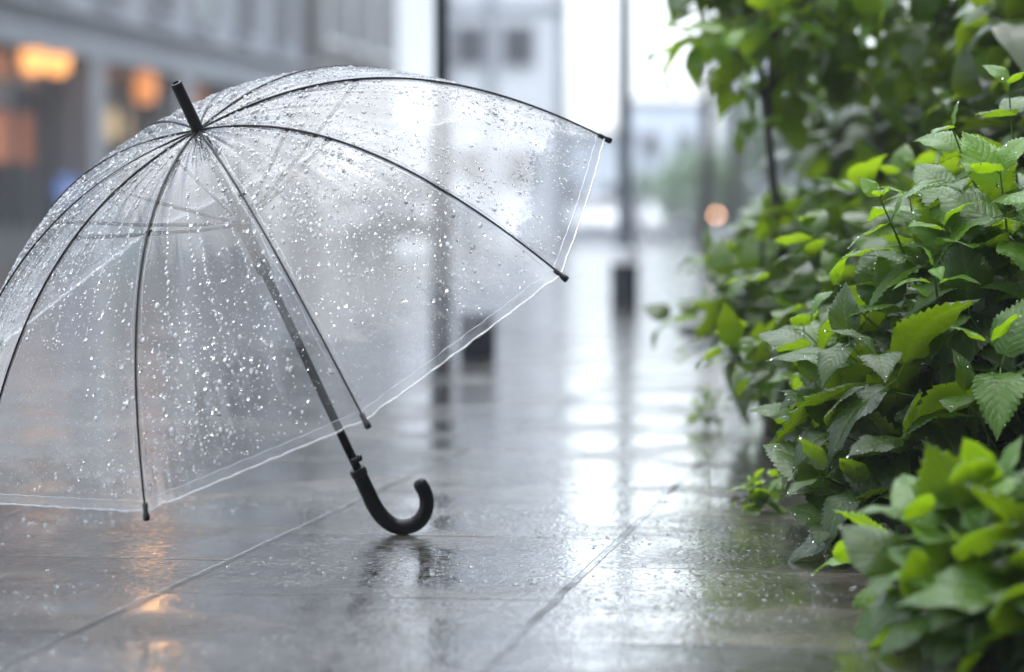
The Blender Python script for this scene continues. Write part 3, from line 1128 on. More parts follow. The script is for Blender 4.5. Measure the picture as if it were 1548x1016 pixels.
def mound(fo, centre, radii, n, rg, size, tone, young, nodes=4, base_r=0.35, ang=(-3.3, 1.0), zmin=-0.15, top=1.0):
    """shoots from the plant's foot to points on a mounded surface"""
    c = np.array(centre, float)
    r = np.array(radii, float)
    for _ in range(n):
        a = rg.uniform(*ang)
        zz = rg.uniform(zmin, top)
        d = np.array([math.cos(a) * math.sqrt(max(0, 1 - zz * zz)), math.sin(a) * math.sqrt(max(0, 1 - zz * zz)), zz])
        k = rg.uniform(0.72, 1.0)
        tip = c + r * d * k
        if tip[2] < 0.03:
            tip[2] = 0.03 + rg.uniform(0, 0.04)
        base = c + r * d * base_r * rg.uniform(0.4, 1.1)
        base[2] = max(0.03, base[2] - 0.35 * r[2])
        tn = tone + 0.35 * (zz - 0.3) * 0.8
        fo.shoot(base, tip, rg, nodes=nodes, size=size * rg.uniform(0.8, 1.15), tone=tn, young=young, start=0.3)


def P3(px, py, Y):
    return np.array(at(px, py, Y))


# main shrub, in focus
rg = np.random.default_rng(21)
s1 = thing('shrub', 'sharply focused wet shrub of toothed leaves with bright yellow-green top shoots', 'shrub', loc=(1.0, 4.8, 0.0), group='shrubs along the pavement edge')
fo = Foliage(HERO)
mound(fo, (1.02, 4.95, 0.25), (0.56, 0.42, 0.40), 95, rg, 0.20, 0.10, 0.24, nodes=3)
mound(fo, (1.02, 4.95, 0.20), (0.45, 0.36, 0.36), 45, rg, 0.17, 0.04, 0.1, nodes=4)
# shoots that stand out in the photograph: (tip px, tip py, depth, base px, base py, base depth, nodes, size, tone, young)
for a in [(1440, 195, 4.75, 1500, 330, 4.85, 3, 0.084, .55, .4),
          (1512, 262, 4.62, 1528, 420, 4.75, 4, 0.128, .75, .25),
          (1330, 300, 4.7, 1385, 430, 4.8, 3, 0.081, .6, .4),
          (1375, 300, 4.8, 1400, 420, 4.85, 3, 0.095, .62, .35),
          (1425, 350, 4.7, 1450, 470, 4.8, 4, 0.115, .62, .35),
          (1412, 405, 4.6, 1425, 500, 4.7, 3, 0.068, .85, .2),
          (1525, 130, 4.9, 1540, 300, 4.95, 3, 0.095, .45, .35),
          (1480, 395, 4.7, 1500, 520, 4.8, 4, 0.135, .45, .25),
          (1285, 520, 4.7, 1400, 640, 4.85, 3, 0.149, .12, .15),
          (1265, 440, 4.85, 1380, 540, 4.9, 3, 0.115, .45, .3),
          (1235, 585, 4.8, 1380, 650, 4.9, 3, 0.121, .3, .2),
          (1260, 650, 4.65, 1400, 720, 4.8, 3, 0.162, .14, .12),
          (1330, 540, 4.55, 1430, 640, 4.7, 3, 0.162, .08, .1),
          (1370, 660, 4.5, 1470, 740, 4.7, 3, 0.162, .14, .1),
          (1240, 720, 4.6, 1380, 770, 4.75, 3, 0.135, .25, .2),
          (1300, 740, 4.55, 1420, 800, 4.7, 3, 0.149, .12, .1),
          (1250, 790, 4.55, 1380, 800, 4.7, 3, 0.121, .12, .1),
          (1330, 800, 4.5, 1430, 840, 4.6, 3, 0.121, .12, .1),
          (1500, 520, 4.45, 1540, 640, 4.6, 3, 0.135, .55, .3),
          (1200, 640, 4.95, 1330, 700, 5.0, 3, 0.115, .35, .2),
          (1215, 500, 5.05, 1330, 600, 5.1, 3, 0.115, .4, .2),
          (1460, 600, 4.5, 1520, 700, 4.6, 3, 0.135, .25, .2)]:
    tip, base = P3(*a[:3]), P3(*a[3:6])
    fo.shoot(base, tip, rg, nodes=a[6], size=a[7] * 1.15, tone=a[8], young=a[9], start=0.45, curve=0.1)
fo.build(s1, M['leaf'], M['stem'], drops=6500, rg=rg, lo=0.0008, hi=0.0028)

# blurred shrub close to the camera
rg = np.random.default_rng(5)
s2 = thing('shrub', 'blurred bright green shrub nearest the camera at the bottom right corner', 'shrub', loc=(0.85, 3.7, 0.0), group='shrubs along the pavement edge')
fo = Foliage(HERO)
mound(fo, (0.93, 3.72, 0.05), (0.42, 0.45, 0.22), 90, rg, 0.20, 0.17, 0.2, nodes=3, zmin=0.0)
mound(fo, (0.90, 3.55, 0.0), (0.34, 0.40, 0.12), 30, rg, 0.18, 0.12, 0.2, nodes=3, zmin=0.0)
for a in [(1300, 850, 4.1, 1420, 900, 4.1, 2, .13, .75, .1), (1380, 790, 3.7, 1460, 900, 3.8, 3, .14, .5, .2), (1500, 735, 3.7, 1530, 850, 3.8, 4, .12, .6, .3),
          (1430, 880, 3.6, 1500, 960, 3.7, 3, .14, .6, .2)]:
    fo.shoot(P3(*a[3:6]), P3(*a[:3]), rg, nodes=a[6], size=a[7], tone=a[8], young=a[9], start=0.5)
fo.build(s2, M['leaf'], M['stem'], drops=900, rg=rg)

# shrubs further along the edge
for i, (c, r, n, sz, tn, lab) in enumerate([
        ((1.00, 6.0, 0.27), (0.56, 0.50, 0.42), 95, .165, .20, 'mid green wet shrub just behind the sharp one, its low leaves hanging to the pavement'),
        ((1.00, 7.5, 0.30), (0.60, 0.75, 0.40), 130, .175, .26, 'out of focus shrub whose leaves stand out furthest left over the pavement'),
        ((1.32, 9.4, 0.30), (0.66, 0.9, 0.42), 80, .16, .26, 'farthest blurred shrub of the row, low and dark beyond the young tree')]):
    rg = np.random.default_rng(40 + i)
    s = thing('shrub', lab, 'shrub', loc=(c[0], c[1], 0), group='shrubs along the pavement edge')
    fo = Foliage(PLAIN)
    mound(fo, c, r, n, rg, sz, tn, 0.3, nodes=4)
    fo.build(s, M['leaf_plain'], M['stem'], drops=500, rg=rg, lo=.001, hi=.003)

# a small sprig at the pavement edge
rg = np.random.default_rng(77)
s = thing('sprig', 'small pale green sprig sprouting from the pavement edge left of the shrubs', 'plant', loc=tuple(at(1065, 648, 7.55)))
fo = Foliage(PLAIN)
for q in range(4):
    b = P3(1068, 646, 7.55)
    fo.shoot(b, b + np.array([rg.uniform(-.05, .04), rg.uniform(-.05, .05), rg.uniform(.05, .10)]), rg, nodes=3, size=.05, tone=.6, young=.3)
fo.build(s, M['leaf_plain'], M['stem'])


rg = np.random.default_rng(78)
s = thing('sprig', 'low green sprig on the wet slabs at the foot of the sharp shrub', 'plant', loc=tuple(at(1140, 775, 5.37)))
fo = Foliage(PLAIN)
for q in range(5):
    b = P3(1145, 775, 5.37)
    fo.shoot(b, b + np.array([rg.uniform(-.04, .05), rg.uniform(-.05, .05), rg.uniform(.03, .08)]), rg, nodes=3, size=.05, tone=.55, young=.3)
fo.build(s, M['leaf_plain'], M['stem'])


# tall shrubs and young trees behind
def young_tree(name, label, foot, top, crown_c, crown_r, n, size, tone, seed, trunk_r=0.016, group=None, cat='tree', templ=PLAIN, lm='leaf_plain', bend=0.03, extra=()):
    rg = np.random.default_rng(seed)
    root = thing(name, label, cat, loc=tuple(foot), group=group)
    foot, top = np.array(foot, float), np.array(top, float)
    tb = MB()
    pts = []
    for i in range(12):
        t = i / 11
        pts.append(foot + (top - foot) * t + np.array([math.sin(t * 5) * bend, math.cos(t * 4) * bend * 0.6, 0]))
    tb.tube(pts, [trunk_r * (1.15 - 0.75 * i / 11) for i in range(12)], 9)
    fo = Foliage(templ)
    fo.stems = MB()
    c, r = np.array(crown_c, float), np.array(crown_r, float)
    limbs = []
    for q in range(12):
        t = rg.uniform(0.62, 0.98)
        b = np.array(pts[int(t * 11)])
        a = rg.uniform(0, 6.283)
        e = c + r * np.array([math.cos(a) * 0.7, math.sin(a) * 0.7, rg.uniform(-0.4, 0.85)])
        m = (b + e) / 2 + np.array([0, 0, 0.06 * r[2]])
        tb.tube([b, (b + m) / 2 + rg.normal(0, .012, 3), m, (m + e) / 2 + rg.normal(0, .012, 3), e], [trunk_r * .42, trunk_r * .36, trunk_r * .3, trunk_r * .22, trunk_r * .14], 6)
        limbs.append((b, m, e))
    tb.build('trunk', M['bark'], root, smooth=True)
    for _ in range(n):
        d = rg.normal(0, 1, 3)
        d /= np.linalg.norm(d)
        k = rg.random() ** 0.45
        tip = c + r * d * k
        b, m, e = limbs[rg.integers(len(limbs))]
        base = tip + (c - tip) * rg.uniform(0.12, 0.3) + rg.normal(0, 0.04, 3) * r
        fo.shoot(base, tip, rg, nodes=3, size=size * rg.uniform(0.75, 1.2), tone=tone + rg.normal(0, 0.12), young=0.25, start=0.3, stem_r=trunk_r * 0.12 + 0.0008)
    for (px, py, Y, bx, by, sz, tn) in extra:
        fo.shoot(P3(bx, by, Y + 0.1), P3(px, py, Y), rg, nodes=2, size=sz, tone=tn, young=0.2, start=0.5, stem_r=0.003, top_small=0.8)
    o = np_mesh('crown', np.concatenate(fo.V), np.concatenate(fo.F), M[lm], root, uv=np.concatenate(fo.UV), tone=np.concatenate(fo.TN))
    fo.stems.build('twigs', M['bark'], root, smooth=True)['kind'] = 'stuff'
    return root


G = 'young trees and tall shrubs behind the row'
young_tree('young_tree', 'slim young tree with a bare thin trunk, its leafy branch reaching furthest left', (0.66, 7.3, 0), (0.64, 7.3, 1.35), (0.80, 7.3, 1.20), (0.42, 0.5, 0.32), 75, .125, .62, 101, 0.015, G,
           extra=[(1015, 80, 7.0, 1110, 20, .12, .55), (1060, 60, 7.1, 1140, 10, .12, .7), (1095, 115, 7.2, 1150, 40, .12, .45), (1110, 40, 6.9, 1180, 0, .13, .7), (1150, 120, 7.3, 1190, 40, .12, .4),
                  (1190, 170, 7.1, 1220, 90, .12, .5), (1215, 90, 7.2, 1240, 20, .12, .75), (1130, 180, 7.4, 1160, 110, .10, .4)])
young_tree('young_tree', 'leafy young tree right of the slim one, with a dense dark crown', (1.30, 7.0, 0), (1.25, 7.0, 1.5), (1.25, 7.0, 1.10), (0.45, 0.5, 0.50), 92, .135, .60, 102, 0.02, G)
young_tree('tall_shrub', 'tall dark shrub filling the space behind the sharp shoots', (1.30, 5.9, 0), (1.42, 5.9, 1.3), (1.38, 6.1, 0.78), (0.45, 0.45, 0.52), 150, .14, .15, 103, 0.02, G, cat='shrub')
young_tree('tall_shrub', 'tall shrub farthest back in the row, mid green and badly blurred', (1.60, 9.2, 0), (1.7, 9.2, 1.5), (1.65, 9.2, 0.90), (0.66, 0.6, 0.75), 120, .15, .55, 104, 0.02, G, cat='shrub')
young_tree('tall_shrub', 'dark shrub between the slim tree trunk and the sharp shoots', (1.05, 8.0, 0), (1.05, 8.0, 1.0), (1.08, 8.0, 0.72), (0.34, 0.4, 0.34), 80, .15, .22, 106, 0.016, G, cat='shrub')
young_tree('young_tree', 'darkest tree crown at the top right corner with crossing branches', (1.95, 8.3, 0), (1.70, 8.2, 2.0), (1.80, 8.3, 1.45), (0.75, 0.6, 0.75), 95, .15, .48, 105, 0.026, G)


# ------------------------------------------------------------------ background
# the left-hand buildings stand in one plane along the street
FX, FY = -6.84, 38.0


def fs_of_px(px):
    k = (px - CX) / LENS_PX
    return (FY * k - FX) / (TD.x - TD.y * k)


def facade_pt(s, z, off=0.0):
    return Vector((FX, FY, 0)) + TD * s + TN * off + Vector((0, 0, z))


def z_of(px, py):
    s = fs_of_px(px)
    Y = FY + TD.y * s
    return CAM_H - (py - HORIZON) / LENS_PX * Y


FT = Matrix.Translation(Vector((FX, FY, 0))) @ Matrix.Rotation(-STREET, 4, 'Z')   # local x = out of the facade, y = along it


def fbox(mb, s0, s1, z0, z1, o0, o1, bev=0.0):
    return mb.box(o0, o1, s0, s1, z0, z1, FT, bev)


# building A: shopfronts below, pale stone above
bA = thing('shop_building', 'pale grey stone building with lit shopfronts at the left edge', 'building', loc=tuple(facade_pt(3, 0)))
S = fs_of_px
gz = z_of(0, 37)               # top of the shopfront zone
gz = 2.95
mb = MB()
sA0, sA1 = -16.0, S(455)
fbox(mb, sA0, sA1, 3.55, 14.0, -9, 0)                     # upper storeys
fbox(mb, sA0, sA1, 0, 3.546, -9, -1.2)                     # back of the shops
mb.build('wall', M['stone_wall'], bA)
mb = MB()
fbox(mb, sA0, sA1, gz, 3.5, -1.1, 0.12)
fbox(mb, sA0, sA1, 3.504, 3.6, 0.004, 0.30)
mb.build('fascia', M['stone_wall'], bA)
for px0, px1 in [(-260, -235), (-95, -60), (128, 150), (262, 285), (395, 418)]:
    mb = MB()
    fbox(mb, S(px0), S(px1), 0, gz, -1.1, 0.10)
    fbox(mb, S(px0) - 0.05, S(px1) + 0.05, 0, 0.5, -1.05, 0.16)
    mb.build('pillar', M['grey_frame'], bA)
for i in range(14):
    s0 = sA0 + 1.0 + i * 2.75
    if s0 + 1.6 > sA1:
        break
    for z0 in (3.85, 7.0, 10.2):
        mb = MB()
        fbox(mb, s0 - 0.1, s0 + 1.3, z0 - 0.12, z0 - 0.004, 0.0, 0.2)
        fbox(mb, s0 - 0.1, s0, z0, z0 + 1.9, 0.0, 0.1)
        fbox(mb, s0 + 1.2, s0 + 1.3, z0, z0 + 1.9, 0.0, 0.1)
        fbox(mb, s0 - 0.1, s0 + 1.3, z0 + 1.904, z0 + 2.05, 0.0, 0.14)
        wn = mb.build('window', M['stone_wall'], bA)
        mb = MB()
        fbox(mb, s0 + 0.004, s0 + 1.196, z0, z0 + 1.9, 0.0, 0.03)
        mb.build('pane', M['window_dark'] if i % 3 else M['window_green'], wn)
# shop windows and what shows in them
for px0, px1, m in [(-235, -95, 'shop_dark'), (-60, 128, 'shop_dark'), (150, 262, 'window_green'), (285, 395, 'shop_dark')]:
    mb = MB()
    a, b = S(px0) + 0.004, S(px1) - 0.004
    fbox(mb, a, b, 0, 0.45, -1.0, -0.35)
    fbox(mb, a, b, 0.45, gz - 0.004, -1.0, -0.9)
    wn = mb.build('shop_window', M[m], bA)
    mb = MB()
    n = 3
    for q in range(n + 1):
        c = a + (b - a) * q / n
        c = min(max(c, a + 0.05), b - 0.05)
        fbox(mb, c - 0.05, c + 0.05, 0.454, gz - 0.01, -0.5, -0.4)
    fbox(mb, a, b, 2.45, 2.53, -0.53, -0.38)
    mb.build('window_bar', M['dark_frame'], wn)


def fpanel(name, px0, px1, py0, py1, m, label, cat, off=-0.8, th=0.08, group=None):
    pc = (px0 + px1) / 2
    a, b = S(px0), S(px1)
    z1, z0 = z_of(pc, py0), z_of(pc, py1)
    mb = MB()
    fbox(mb, a, b, z0, z1, off, off + th, bev=0.02)
    o = mb.build(name, m)
    tag(o, label, cat, group)
    return o


fpanel('lit_sign', 52, 120, 168, 245, M['amber_panel'], 'rust orange lit panel in the leftmost shop window under the twin globe lamps', 'sign')
fpanel('lit_sign', 46, 128, 44, 124, M['amber_panel_dim'], 'warm brown lit panel behind the twin globe lamps', 'sign')
fpanel('shop_sign', 52, 100, 128, 158, M['pale_sign'], 'pale grey shop sign between the twin globe lamps and the rust panel', 'sign')
fpanel('lit_sign', 212, 262, 96, 118, M['amber_panel_dim'], 'dim brown lit strip above the single orange lamp', 'sign')
fpanel('lit_sign', 212, 262, 165, 210, M['tan_panel'], 'tan lit panel under the single orange lamp', 'sign')
fpanel('lit_sign', 288, 372, 108, 158, M['amber_panel_dim'], 'wide dim brown lit panel in the shop window just right of the umbrella ferrule', 'sign')
fpanel('shop_poster', 152, 205, 165, 235, M['window_green'], 'grey green poster in the middle shop window', 'poster')


def globe(px, py, r, m, label, group, off=-0.15):
    s = S(px)
    z = z_of(px, py)
    c = facade_pt(s, z, off)
    root = thing('globe_lamp', label, 'lamp', loc=tuple(c), group=group)
    mb = MB()
    prof = [(max(0.004, 1.12 * r * math.sin(math.pi * i / 12) ** 0.45), -1.55 * r * math.cos(math.pi * i / 12)) for i in range(13)]
    mb.lathe(prof, origin=c, seg=20)
    mb.build('glass_globe', m, root, smooth=True)
    mb = MB()
    top = 2.94
    mb.tube([c + Vector((0, 0, r * 1.5)), Vector((c.x, c.y, top))], 0.012, 6)
    mb.lathe([(r * 0.45, 0), (r * 0.3, 0.06), (0.02, 0.1)], origin=c + Vector((0, 0, r * 1.42)), seg=12)
    mb.build('hanging_rod', M['dark_frame'], root)
    return root


globe(66, 85, 0.16, M['lamp_glow'], 'left one of the bright orange twin globe lamps in the leftmost shop', 'twin globe lamps')
globe(102, 88, 0.16, M['lamp_glow'], 'right one of the bright orange twin globe lamps in the leftmost shop', 'twin globe lamps')
globe(233, 132, 0.17, M['lamp_glow_soft'], 'single dim orange globe lamp in the middle shop window', None)
# round blue sign
s_, z_ = S(90), z_of(90, 288)
c = facade_pt(s_, z_, 0.12)
root = thing('round_sign', 'round dull blue lit sign low on the leftmost shopfront', 'sign', loc=tuple(c))
mb = MB()
mb.lathe([(0.20, -0.03), (0.22, -0.02), (0.22, 0.02), (0.20, 0.03)], origin=c, axis=TN - TD * 1.0, seg=28)
mb.build('sign_face', M['blue_sign'], root)
mb = MB()
mb.lathe([(0.075, -0.035), (0.08, 0.034), (0.07, 0.036)], origin=c, axis=TN - TD * 1.0, seg=20)
mb.build('sign_centre', M['pale_sign'], root)
mb = MB()
mb.tube([c + Vector((0, 0, -0.2)), Vector((c.x, c.y, 0.0))], 0.03, 8)
mb.build('post', M['dark_frame'], root)
# lanterns high on the facade, above the frame: they are what glows in the wet slabs
for (py, lab, r) in [(-262, 'upper warm wall lantern high above the shopfronts, seen mirrored in the wet slabs', .10), (-165, 'lower warm wall lantern above the shopfronts, seen mirrored in the wet slabs', .09)]:
    s_, z_ = S(190), z_of(190, py)
    c = facade_pt(s_, z_, 0.45)
    root = thing('wall_lantern', lab, 'lantern', loc=tuple(c), group='wall lanterns')
    mb = MB()
    mb.lathe([(r * .6, -r * 1.3), (r, -r), (r, r), (r * .6, r * 1.3)], origin=c, seg=12)
    mb.build('lantern_glass', M['lantern_glow'], root)
    mb = MB()
    mb.tube([c + Vector((0, 0, r * 1.3)), c + Vector((0, 0, r * 1.3 + .15)), facade_pt(s_, z_ + r * 1.3 + .15, 0.0)], 0.02, 6)
    mb.build('bracket', M['dark_frame'], root)


# the next houses along the street
def house(name, label, s0, s1, h, m, off=0.0, win=None, wm='window_dark', depth=9, group=None, balc=False):
    root = thing(name, label, 'building', loc=tuple(facade_pt((s0 + s1) / 2, 0, off)), group=group)
    mb = MB()
    fbox(mb, s0, s1, 0, h, off - depth, off)
    mb.build('wall', M[m], root)
    mb = MB()
    fbox(mb, s0 - 0.1, s1 + 0.1, h, h + 0.5, off - depth - 0.1, off + 0.3)
    mb.build('cornice', M[m], root)
    if win:
        for (a, b, z0, z1) in win:
            mb = MB()
            fbox(mb, a - .12, b + .12, z0 - .12, z1 + .12, off, off + .06)
            wn = mb.build('window', M['pale_wall'], root)
            mb = MB()
            fbox(mb, a, b, z0, z1, off + .06, off + .075)
            mb.build('pane', M[wm], wn)
    return root


sB0, sB1 = S(458), S(583)
house('town_house', 'dark brownish grey house beside the pale stone building', sB0, sB1, 13, 'dark_wall', 0.25,
      [(sB0 + 1 + q * 2.3, sB0 + 2.3 + q * 2.3, z0, z0 + 1.9) for q in range(3) for z0 in (.6, 4.2, 7.6)])
sC0, sC1 = S(586), S(660)
house('town_house', 'narrow pale plastered house left of the thin dark pole', sC0, sC1, 14, 'pale_wall', 0.1,
      [(sC0 + 1 + q * 2.6, sC0 + 2.3 + q * 2.6, z0, z0 + 1.8) for q in range(2) for z0 in (1, 8.5)])
# pale block that closes the view, facing the camera
bD = thing('apartment_block', 'tall pale grey block with small square windows closing the left side of the street', 'building', loc=(0, 80, 0))
mb = MB()
mb.box(-1.9, 1.55, 80, 92, 0, 16)
mb.build('wall', M['pale_wall'], bD)
mb = MB()
for x in (-1.95, -0.75, 1.30):
    mb.box(x, x + 0.28, 79.85, 79.997, 0, 16)
for z in (3.2, 6.4, 9.6, 12.8):
    mb.box(-1.66, 1.28, 79.9, 79.993, z, z + 0.25)
mb.build('pilaster', M['stone_wall'], bD)
for x in (-0.2, -1.55):
    for z in (1.6, 5.0, 8.0, 11.0):
        mb = MB()
        mb.box(x - .1, x + .85, 79.88, 79.99, z - .1, z + 1.1)
        wn = mb.build('window', M['stone_wall'], bD)
        mb = MB()
        mb.box(x, x + .75, 79.85, 79.878, z, z + 1.0)
        mb.build('pane', M['window_dark'], wn)
# far row; part of its rain-haze fade is painted into the pale walls
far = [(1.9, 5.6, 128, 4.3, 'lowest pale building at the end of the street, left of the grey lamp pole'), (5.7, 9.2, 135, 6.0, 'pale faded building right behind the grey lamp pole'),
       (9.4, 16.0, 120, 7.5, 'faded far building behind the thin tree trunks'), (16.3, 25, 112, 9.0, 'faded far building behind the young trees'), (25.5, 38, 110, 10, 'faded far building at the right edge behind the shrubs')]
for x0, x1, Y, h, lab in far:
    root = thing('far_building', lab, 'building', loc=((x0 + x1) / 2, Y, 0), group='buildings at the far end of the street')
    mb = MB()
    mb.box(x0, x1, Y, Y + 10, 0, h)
    mb.build('wall', M['far_wall_hazed'], root)
    mb = MB()
    mb.box(x0 - .15, x1 + .15, Y - .2, Y + 10.1, h, h + .35)
    mb.build('roof', M['stone_wall'], root)
    x = x0 + .5
    while x + .8 < x1:
        for z in np.arange(.9, h - 1.4, 2.6):
            mb = MB()
            mb.box(x, x + .8, Y - .05, Y - .004, z, z + 1.3)
            mb.build('window', M['window_dark'], root)
        x += 1.6


# unseen buildings added behind camera and planting to block sky light from those sides
for (x0, x1, y0, y1, h, nx_, lab) in [(-16, 14, -26, -16, 15, 1, 'unseen grey building added across the street behind the viewpoint to block sky light'), (8.5, 18, -14, 42, 13, 0, 'unseen grey building added behind the planting on the right to block sky light')]:
    root = thing('town_house', lab, 'building', loc=((x0 + x1) / 2, (y0 + y1) / 2, 0))
    mb = MB()
    mb.box(x0, x1, y0, y1, 0, h)
    mb.build('wall', M['dark_wall'], root)
    mb = MB()
    mb.box(x0 - .2, x1 + .2, y0 - .2, y1 + .2, h, h + .5)
    mb.build('cornice', M['stone_wall'], root)


# poles
def pole(name, label, px, py_base, r, r_base, h_base, top, m, band=False, block=None):
    Y = CAM_H * LENS_PX / (py_base - HORIZON)
    X = (px - CX) / LENS_PX * Y
    root = thing(name, label, 'lamp post', loc=(X, Y, 0))
    mb = MB()
    mb.lathe([(r_base, 0), (r_base, h_base * .85), (r * 1.2, h_base), (r, h_base + .05), (r * .8, top)], origin=(X, Y, 0.0), seg=20)
    mb.build('post', M[m], root, smooth=True)
    if band:
        mb = MB()
        mb.lathe([(r_base + .002, h_base * .62), (r_base + .004, h_base * .63), (r_base + .004, h_base * .85), (r_base + .002, h_base * .86)], origin=(X, Y, 0), seg=20)
        mb.build('reflective_band', M['white_band'], root)
        mb = MB()
        mb.lathe([(r_base + .006, 0), (r_base + .006, h_base * .6), (r_base + .001, h_base * .61)], origin=(X, Y, 0.001), seg=20)
        mb.build('base_sleeve', M['pole_paint'], root)
    mb = MB()
    mb.tube([(X, Y, top), (X, Y, top + .3), (X + .25, Y, top + .5), (X + .6, Y, top + .52)], r * .7, 8)
    mb.build('arm', M[m], root, smooth=True)
    mb = MB()
    mb.box(X + .5, X + .95, Y - .09, Y + .09, top + .46, top + .58, bev=.04)
    mb.build('lamp_head', M[m], root)
    return root, X, Y


r1, X1, Y1 = pole('lamp_post', 'thin dark lamp post rising behind the umbrella canopy', 667, 542, .030, .044, 1.0, 4.2, 'pole_paint')
r2, X2, Y2 = pole('lamp_post', 'grey lamp post with a white banded base right of the umbrella', 944, 464, .046, .085, .45, 4.8, 'pole_grey', band=True)
for pz, (px, py_b, w_px, h_px) in enumerate([(722, 541, 54, 62)]):
    Y = CAM_H * LENS_PX / (py_b - HORIZON)
    X = (px - CX) / LENS_PX * Y
    wd = w_px / LENS_PX * Y
    ht = h_px / LENS_PX * Y
    root = thing('bollard', 'short square black bollard beside the thin dark lamp post', 'bollard', loc=(X, Y, 0))
    mb = MB()
    mb.box(X - wd / 2, X + wd / 2, Y - wd / 2, Y + wd / 2, 0, ht, bev=.012)
    mb.build('body', M['pole_paint'], root)
    mb = MB()
    mb.box(X - wd / 2 - .008, X + wd / 2 + .008, Y - wd / 2 - .008, Y + wd / 2 + .008, ht + .001, ht + .022, bev=.008)
    mb.build('cap', M['pole_grey'], root)


# cars
def car(label, X, Y, paint, z=-0.135, rear=False, rot=0.0, wid=1.78, hgt=1.45):
    root = thing('parked_car', label, 'car', loc=(X, Y, z), rot=rot, group='cars parked at the end of the street')
    T = Matrix.Translation((X, Y, z)) @ Matrix.Rotation(rot, 4, 'Z')
    # cross-sections along the length (y, half width, z bottom, z shoulder, z top, half width top)
    hw = wid / 2
    secs = [(-2.05, hw * .80, .38, .62, .70, hw * .70), (-1.95, hw * .93, .25, .72, .80, hw * .80), (-1.2, hw, .22, .85, .93, hw * .86), (-.75, hw, .22, .9, 1.0, hw * .84), (-.1, hw, .22, .93, hgt - .05, hw * .70),
            (.9, hw, .22, .95, hgt, hw * .68), (1.6, hw, .22, .95, hgt - .12, hw * .66), (1.95, hw * .97, .25, .92, 1.05, hw * .75), (2.1, hw * .88, .38, .80, .90, hw * .78)]
    vs, fs = [], []
    for (y, w0, zb, zs, zt, wt) in secs:
        ring = [(-w0 * .9, zb), (-w0, zb + .15), (-w0, zs), (-wt, zt - .04), (-wt * .8, zt), (wt * .8, zt), (wt, zt - .04), (w0, zs), (w0, zb + .15), (w0 * .9, zb)]
        vs += [T @ Vector((x, y, zz)) for x, zz in ring]
    n = 10
    for i in range(len(secs) - 1):
        for k in range(n):
            a, b = i * n + k, i * n + (k + 1) % n
            fs.append((a, b, b + n, a + n))
    fs.append(tuple(range(n)))
    fs.append(tuple(range((len(secs) - 1) * n, len(secs) * n))[::-1])
    MB().add(vs, fs).build('body', M[paint], root, smooth=True)
    mb = MB()     # glasshouse: windscreen, rear window and side windows standing just proud
    for y0, y1, z0, z1 in ((-.78, -.14, .985, hgt - .10), (1.63, 1.93, hgt - .16, 1.04)):
        a, b = hw * .78, hw * .62
        if y0 < 0:
            q = [(-a, y0 - .03, z0 + .03), (a, y0 - .03, z0 + .03), (b, y1 - .03, z1), (-b, y1 - .03, z1)]
        else:
            q = [(-a * .8, y0 + .03, z0), (a * .8, y0 + .03, z0), (a * .9, y1 + .03, z1), (-a * .9, y1 + .03, z1)]
        mb = MB()
        mb.add([T @ Vector(p) for p in q] + [T @ (Vector(p) + Vector((0, 0, .012))) for p in q], [(0, 1, 2, 3), (4, 7, 6, 5), (0, 4, 5, 1), (1, 5, 6, 2), (2, 6, 7, 3), (3, 7, 4, 0)])
        mb.build('windscreen' if y0 < 0 else 'rear_window', M['window_dark'], root)
    for sx in (-1, 1):
        for y in (-1.3, 1.3):
            mb = MB()
            c = T @ Vector((sx * (hw - .1), y, .31))
            ax = T.to_3x3() @ Vector((sx, 0, 0))
            mb.lathe([(.22, -.09), (.31, -.08), (.31, .09), (.22, .11)], origin=c, axis=ax, seg=20)
            wh = mb.build('wheel', M['tyre'], root)
            mb = MB()
            mb.lathe([(.20, .111), (.19, .125), (.05, .118)], origin=c, axis=ax, seg=16)
            mb.build('rim', M['chrome'], wh)
        mb = MB()
        mb.box(sx * hw * .70 - .17, sx * hw * .70 + .17, -2.06, -1.96, .60, .72, T, bev=.02)
        mb.build('headlight', M['headlamp'] if not rear else M['tail_lamp'], root)
    mb = MB()
    mb.box(-.55, .55, -2.075, -2.0, .40, .56, T, bev=.02)
    mb.build('grille', M['dark_frame'], root)
    mb = MB()
    for sx in (-1, 1):
        mb.box(sx * (hw + .08) - .09, sx * (hw + .08) + .09, -.85, -.75, .92, 1.04, T, bev=.02)
    mb.build('mirror', M[paint], root)
    return root


car('white car seen head-on at the end of the street, left of the grey lamp post', 2.6, 91, 'white_paint')
car('white car standing right of the grey lamp post', 5.55, 98, 'white_paint', rot=.08)
car('dark car half hidden behind the grey lamp post', 4.55, 103, 'blue_paint')
car('dark blue car seen through the umbrella canopy behind the dark lamp post', -1.75, 52, 'blue_paint', z=0.0, rot=-.15)


# low lit bollard lamps (warm bokeh)
for px, py, Y, lab, r in [(1083, 325, 70, 'low warm lit bollard lamp by the thin tree trunks', .05), (1040, 293, 95, 'small warm street light at the far end of the street', .04)]:
    p = at(px, py, Y)
    root = thing('bollard_lamp', lab, 'lamp', loc=(p.x, p.y, -0.135))
    mb = MB()
    prof = [(max(0.003, r * math.sin(math.pi * i / 8)), -r * math.cos(math.pi * i / 8)) for i in range(9)]
    mb.lathe(prof, origin=p, seg=14)
    mb.build('lamp_globe', glow('bollard_glow', (1.0, .50, .28), 5.0 if r > .045 else 6), root, smooth=True)
    mb = MB()
    mb.tube([(p.x, p.y, -0.135), (p.x, p.y, p.z - r)], .03, 8)
    mb.build('post', M['pole_paint'], root)

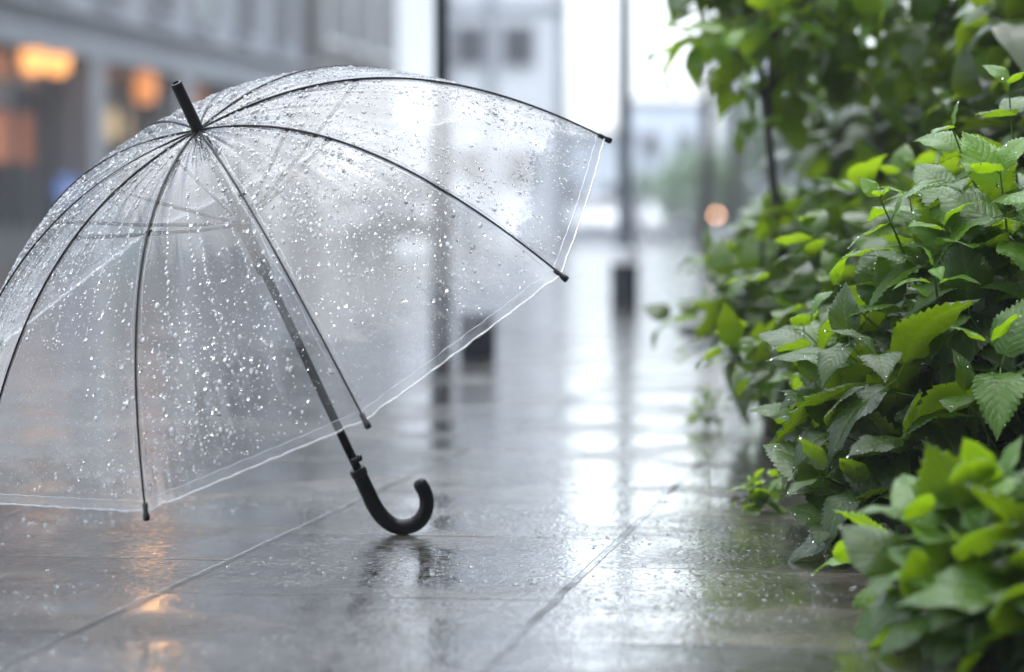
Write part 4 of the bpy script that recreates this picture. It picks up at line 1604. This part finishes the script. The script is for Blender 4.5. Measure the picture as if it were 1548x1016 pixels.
# street trees at the far side
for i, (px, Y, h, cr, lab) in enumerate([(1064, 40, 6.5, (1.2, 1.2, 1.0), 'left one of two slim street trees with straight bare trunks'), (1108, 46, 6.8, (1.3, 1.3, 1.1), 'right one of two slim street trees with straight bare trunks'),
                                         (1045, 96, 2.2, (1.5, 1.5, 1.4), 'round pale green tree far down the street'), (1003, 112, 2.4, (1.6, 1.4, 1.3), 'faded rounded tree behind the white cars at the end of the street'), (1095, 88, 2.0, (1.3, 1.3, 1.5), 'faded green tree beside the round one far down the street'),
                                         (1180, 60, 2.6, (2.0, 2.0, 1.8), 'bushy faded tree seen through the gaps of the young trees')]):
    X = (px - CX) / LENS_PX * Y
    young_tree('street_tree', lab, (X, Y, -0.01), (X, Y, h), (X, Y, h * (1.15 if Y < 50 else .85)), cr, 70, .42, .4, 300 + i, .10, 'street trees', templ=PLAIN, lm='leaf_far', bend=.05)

# beads and splashes of rain on the slabs in the near field
rg = np.random.default_rng(9)
P, R, S_ = [], [], []
while len(P) < 5200:
    Y = rg.uniform(3.4, 6.4)
    X = rg.uniform(-1.1, 0.75)
    pat = math.sin(X * 5.1 + 1.2 * math.sin(Y * 3)) + math.sin(Y * 6.3 + 2 * math.sin(X * 4)) + 0.9 * (X + 0.25)
    if rg.random() > 0.18 + 0.28 * pat:
        continue
    P.append((X, Y, 0.0006))
    R.append(min(0.0045, 0.0012 * math.exp(rg.normal(0.15, 0.5))))
    S_.append(rg.uniform(0.8, 1.6))
o = scatter_domes('water_beads', P, np.tile([0, 0, 1.0], (len(P), 1)), R, M['water'], None, S_, flat=0.32,
                  down=np.stack([rg.normal(0, 1, len(P)), rg.normal(0, 1, len(P)), np.zeros(len(P))], 1))
o['kind'] = 'stuff'

# ------------------------------------------------------------------ rain haze
HAZE = 0.0022
if HAZE:
    mb = MB()
    mb.box(-45, 60, -8, 160, -1.14, 17.5)
    m, nt, p = mat('haze')
    nt.nodes.remove(p)
    pv = N(nt, 'ShaderNodeVolumePrincipled')
    pv.inputs['Color'].default_value = (0.90, 0.94, 1.0, 1)
    pv.inputs['Density'].default_value = HAZE
    pv.inputs['Anisotropy'].default_value = 0.2
    L(nt, pv.outputs[0], nt.nodes['Material Output'].inputs['Volume'])
    hz = mb.build('haze', m)
    hz['kind'] = 'stuff'
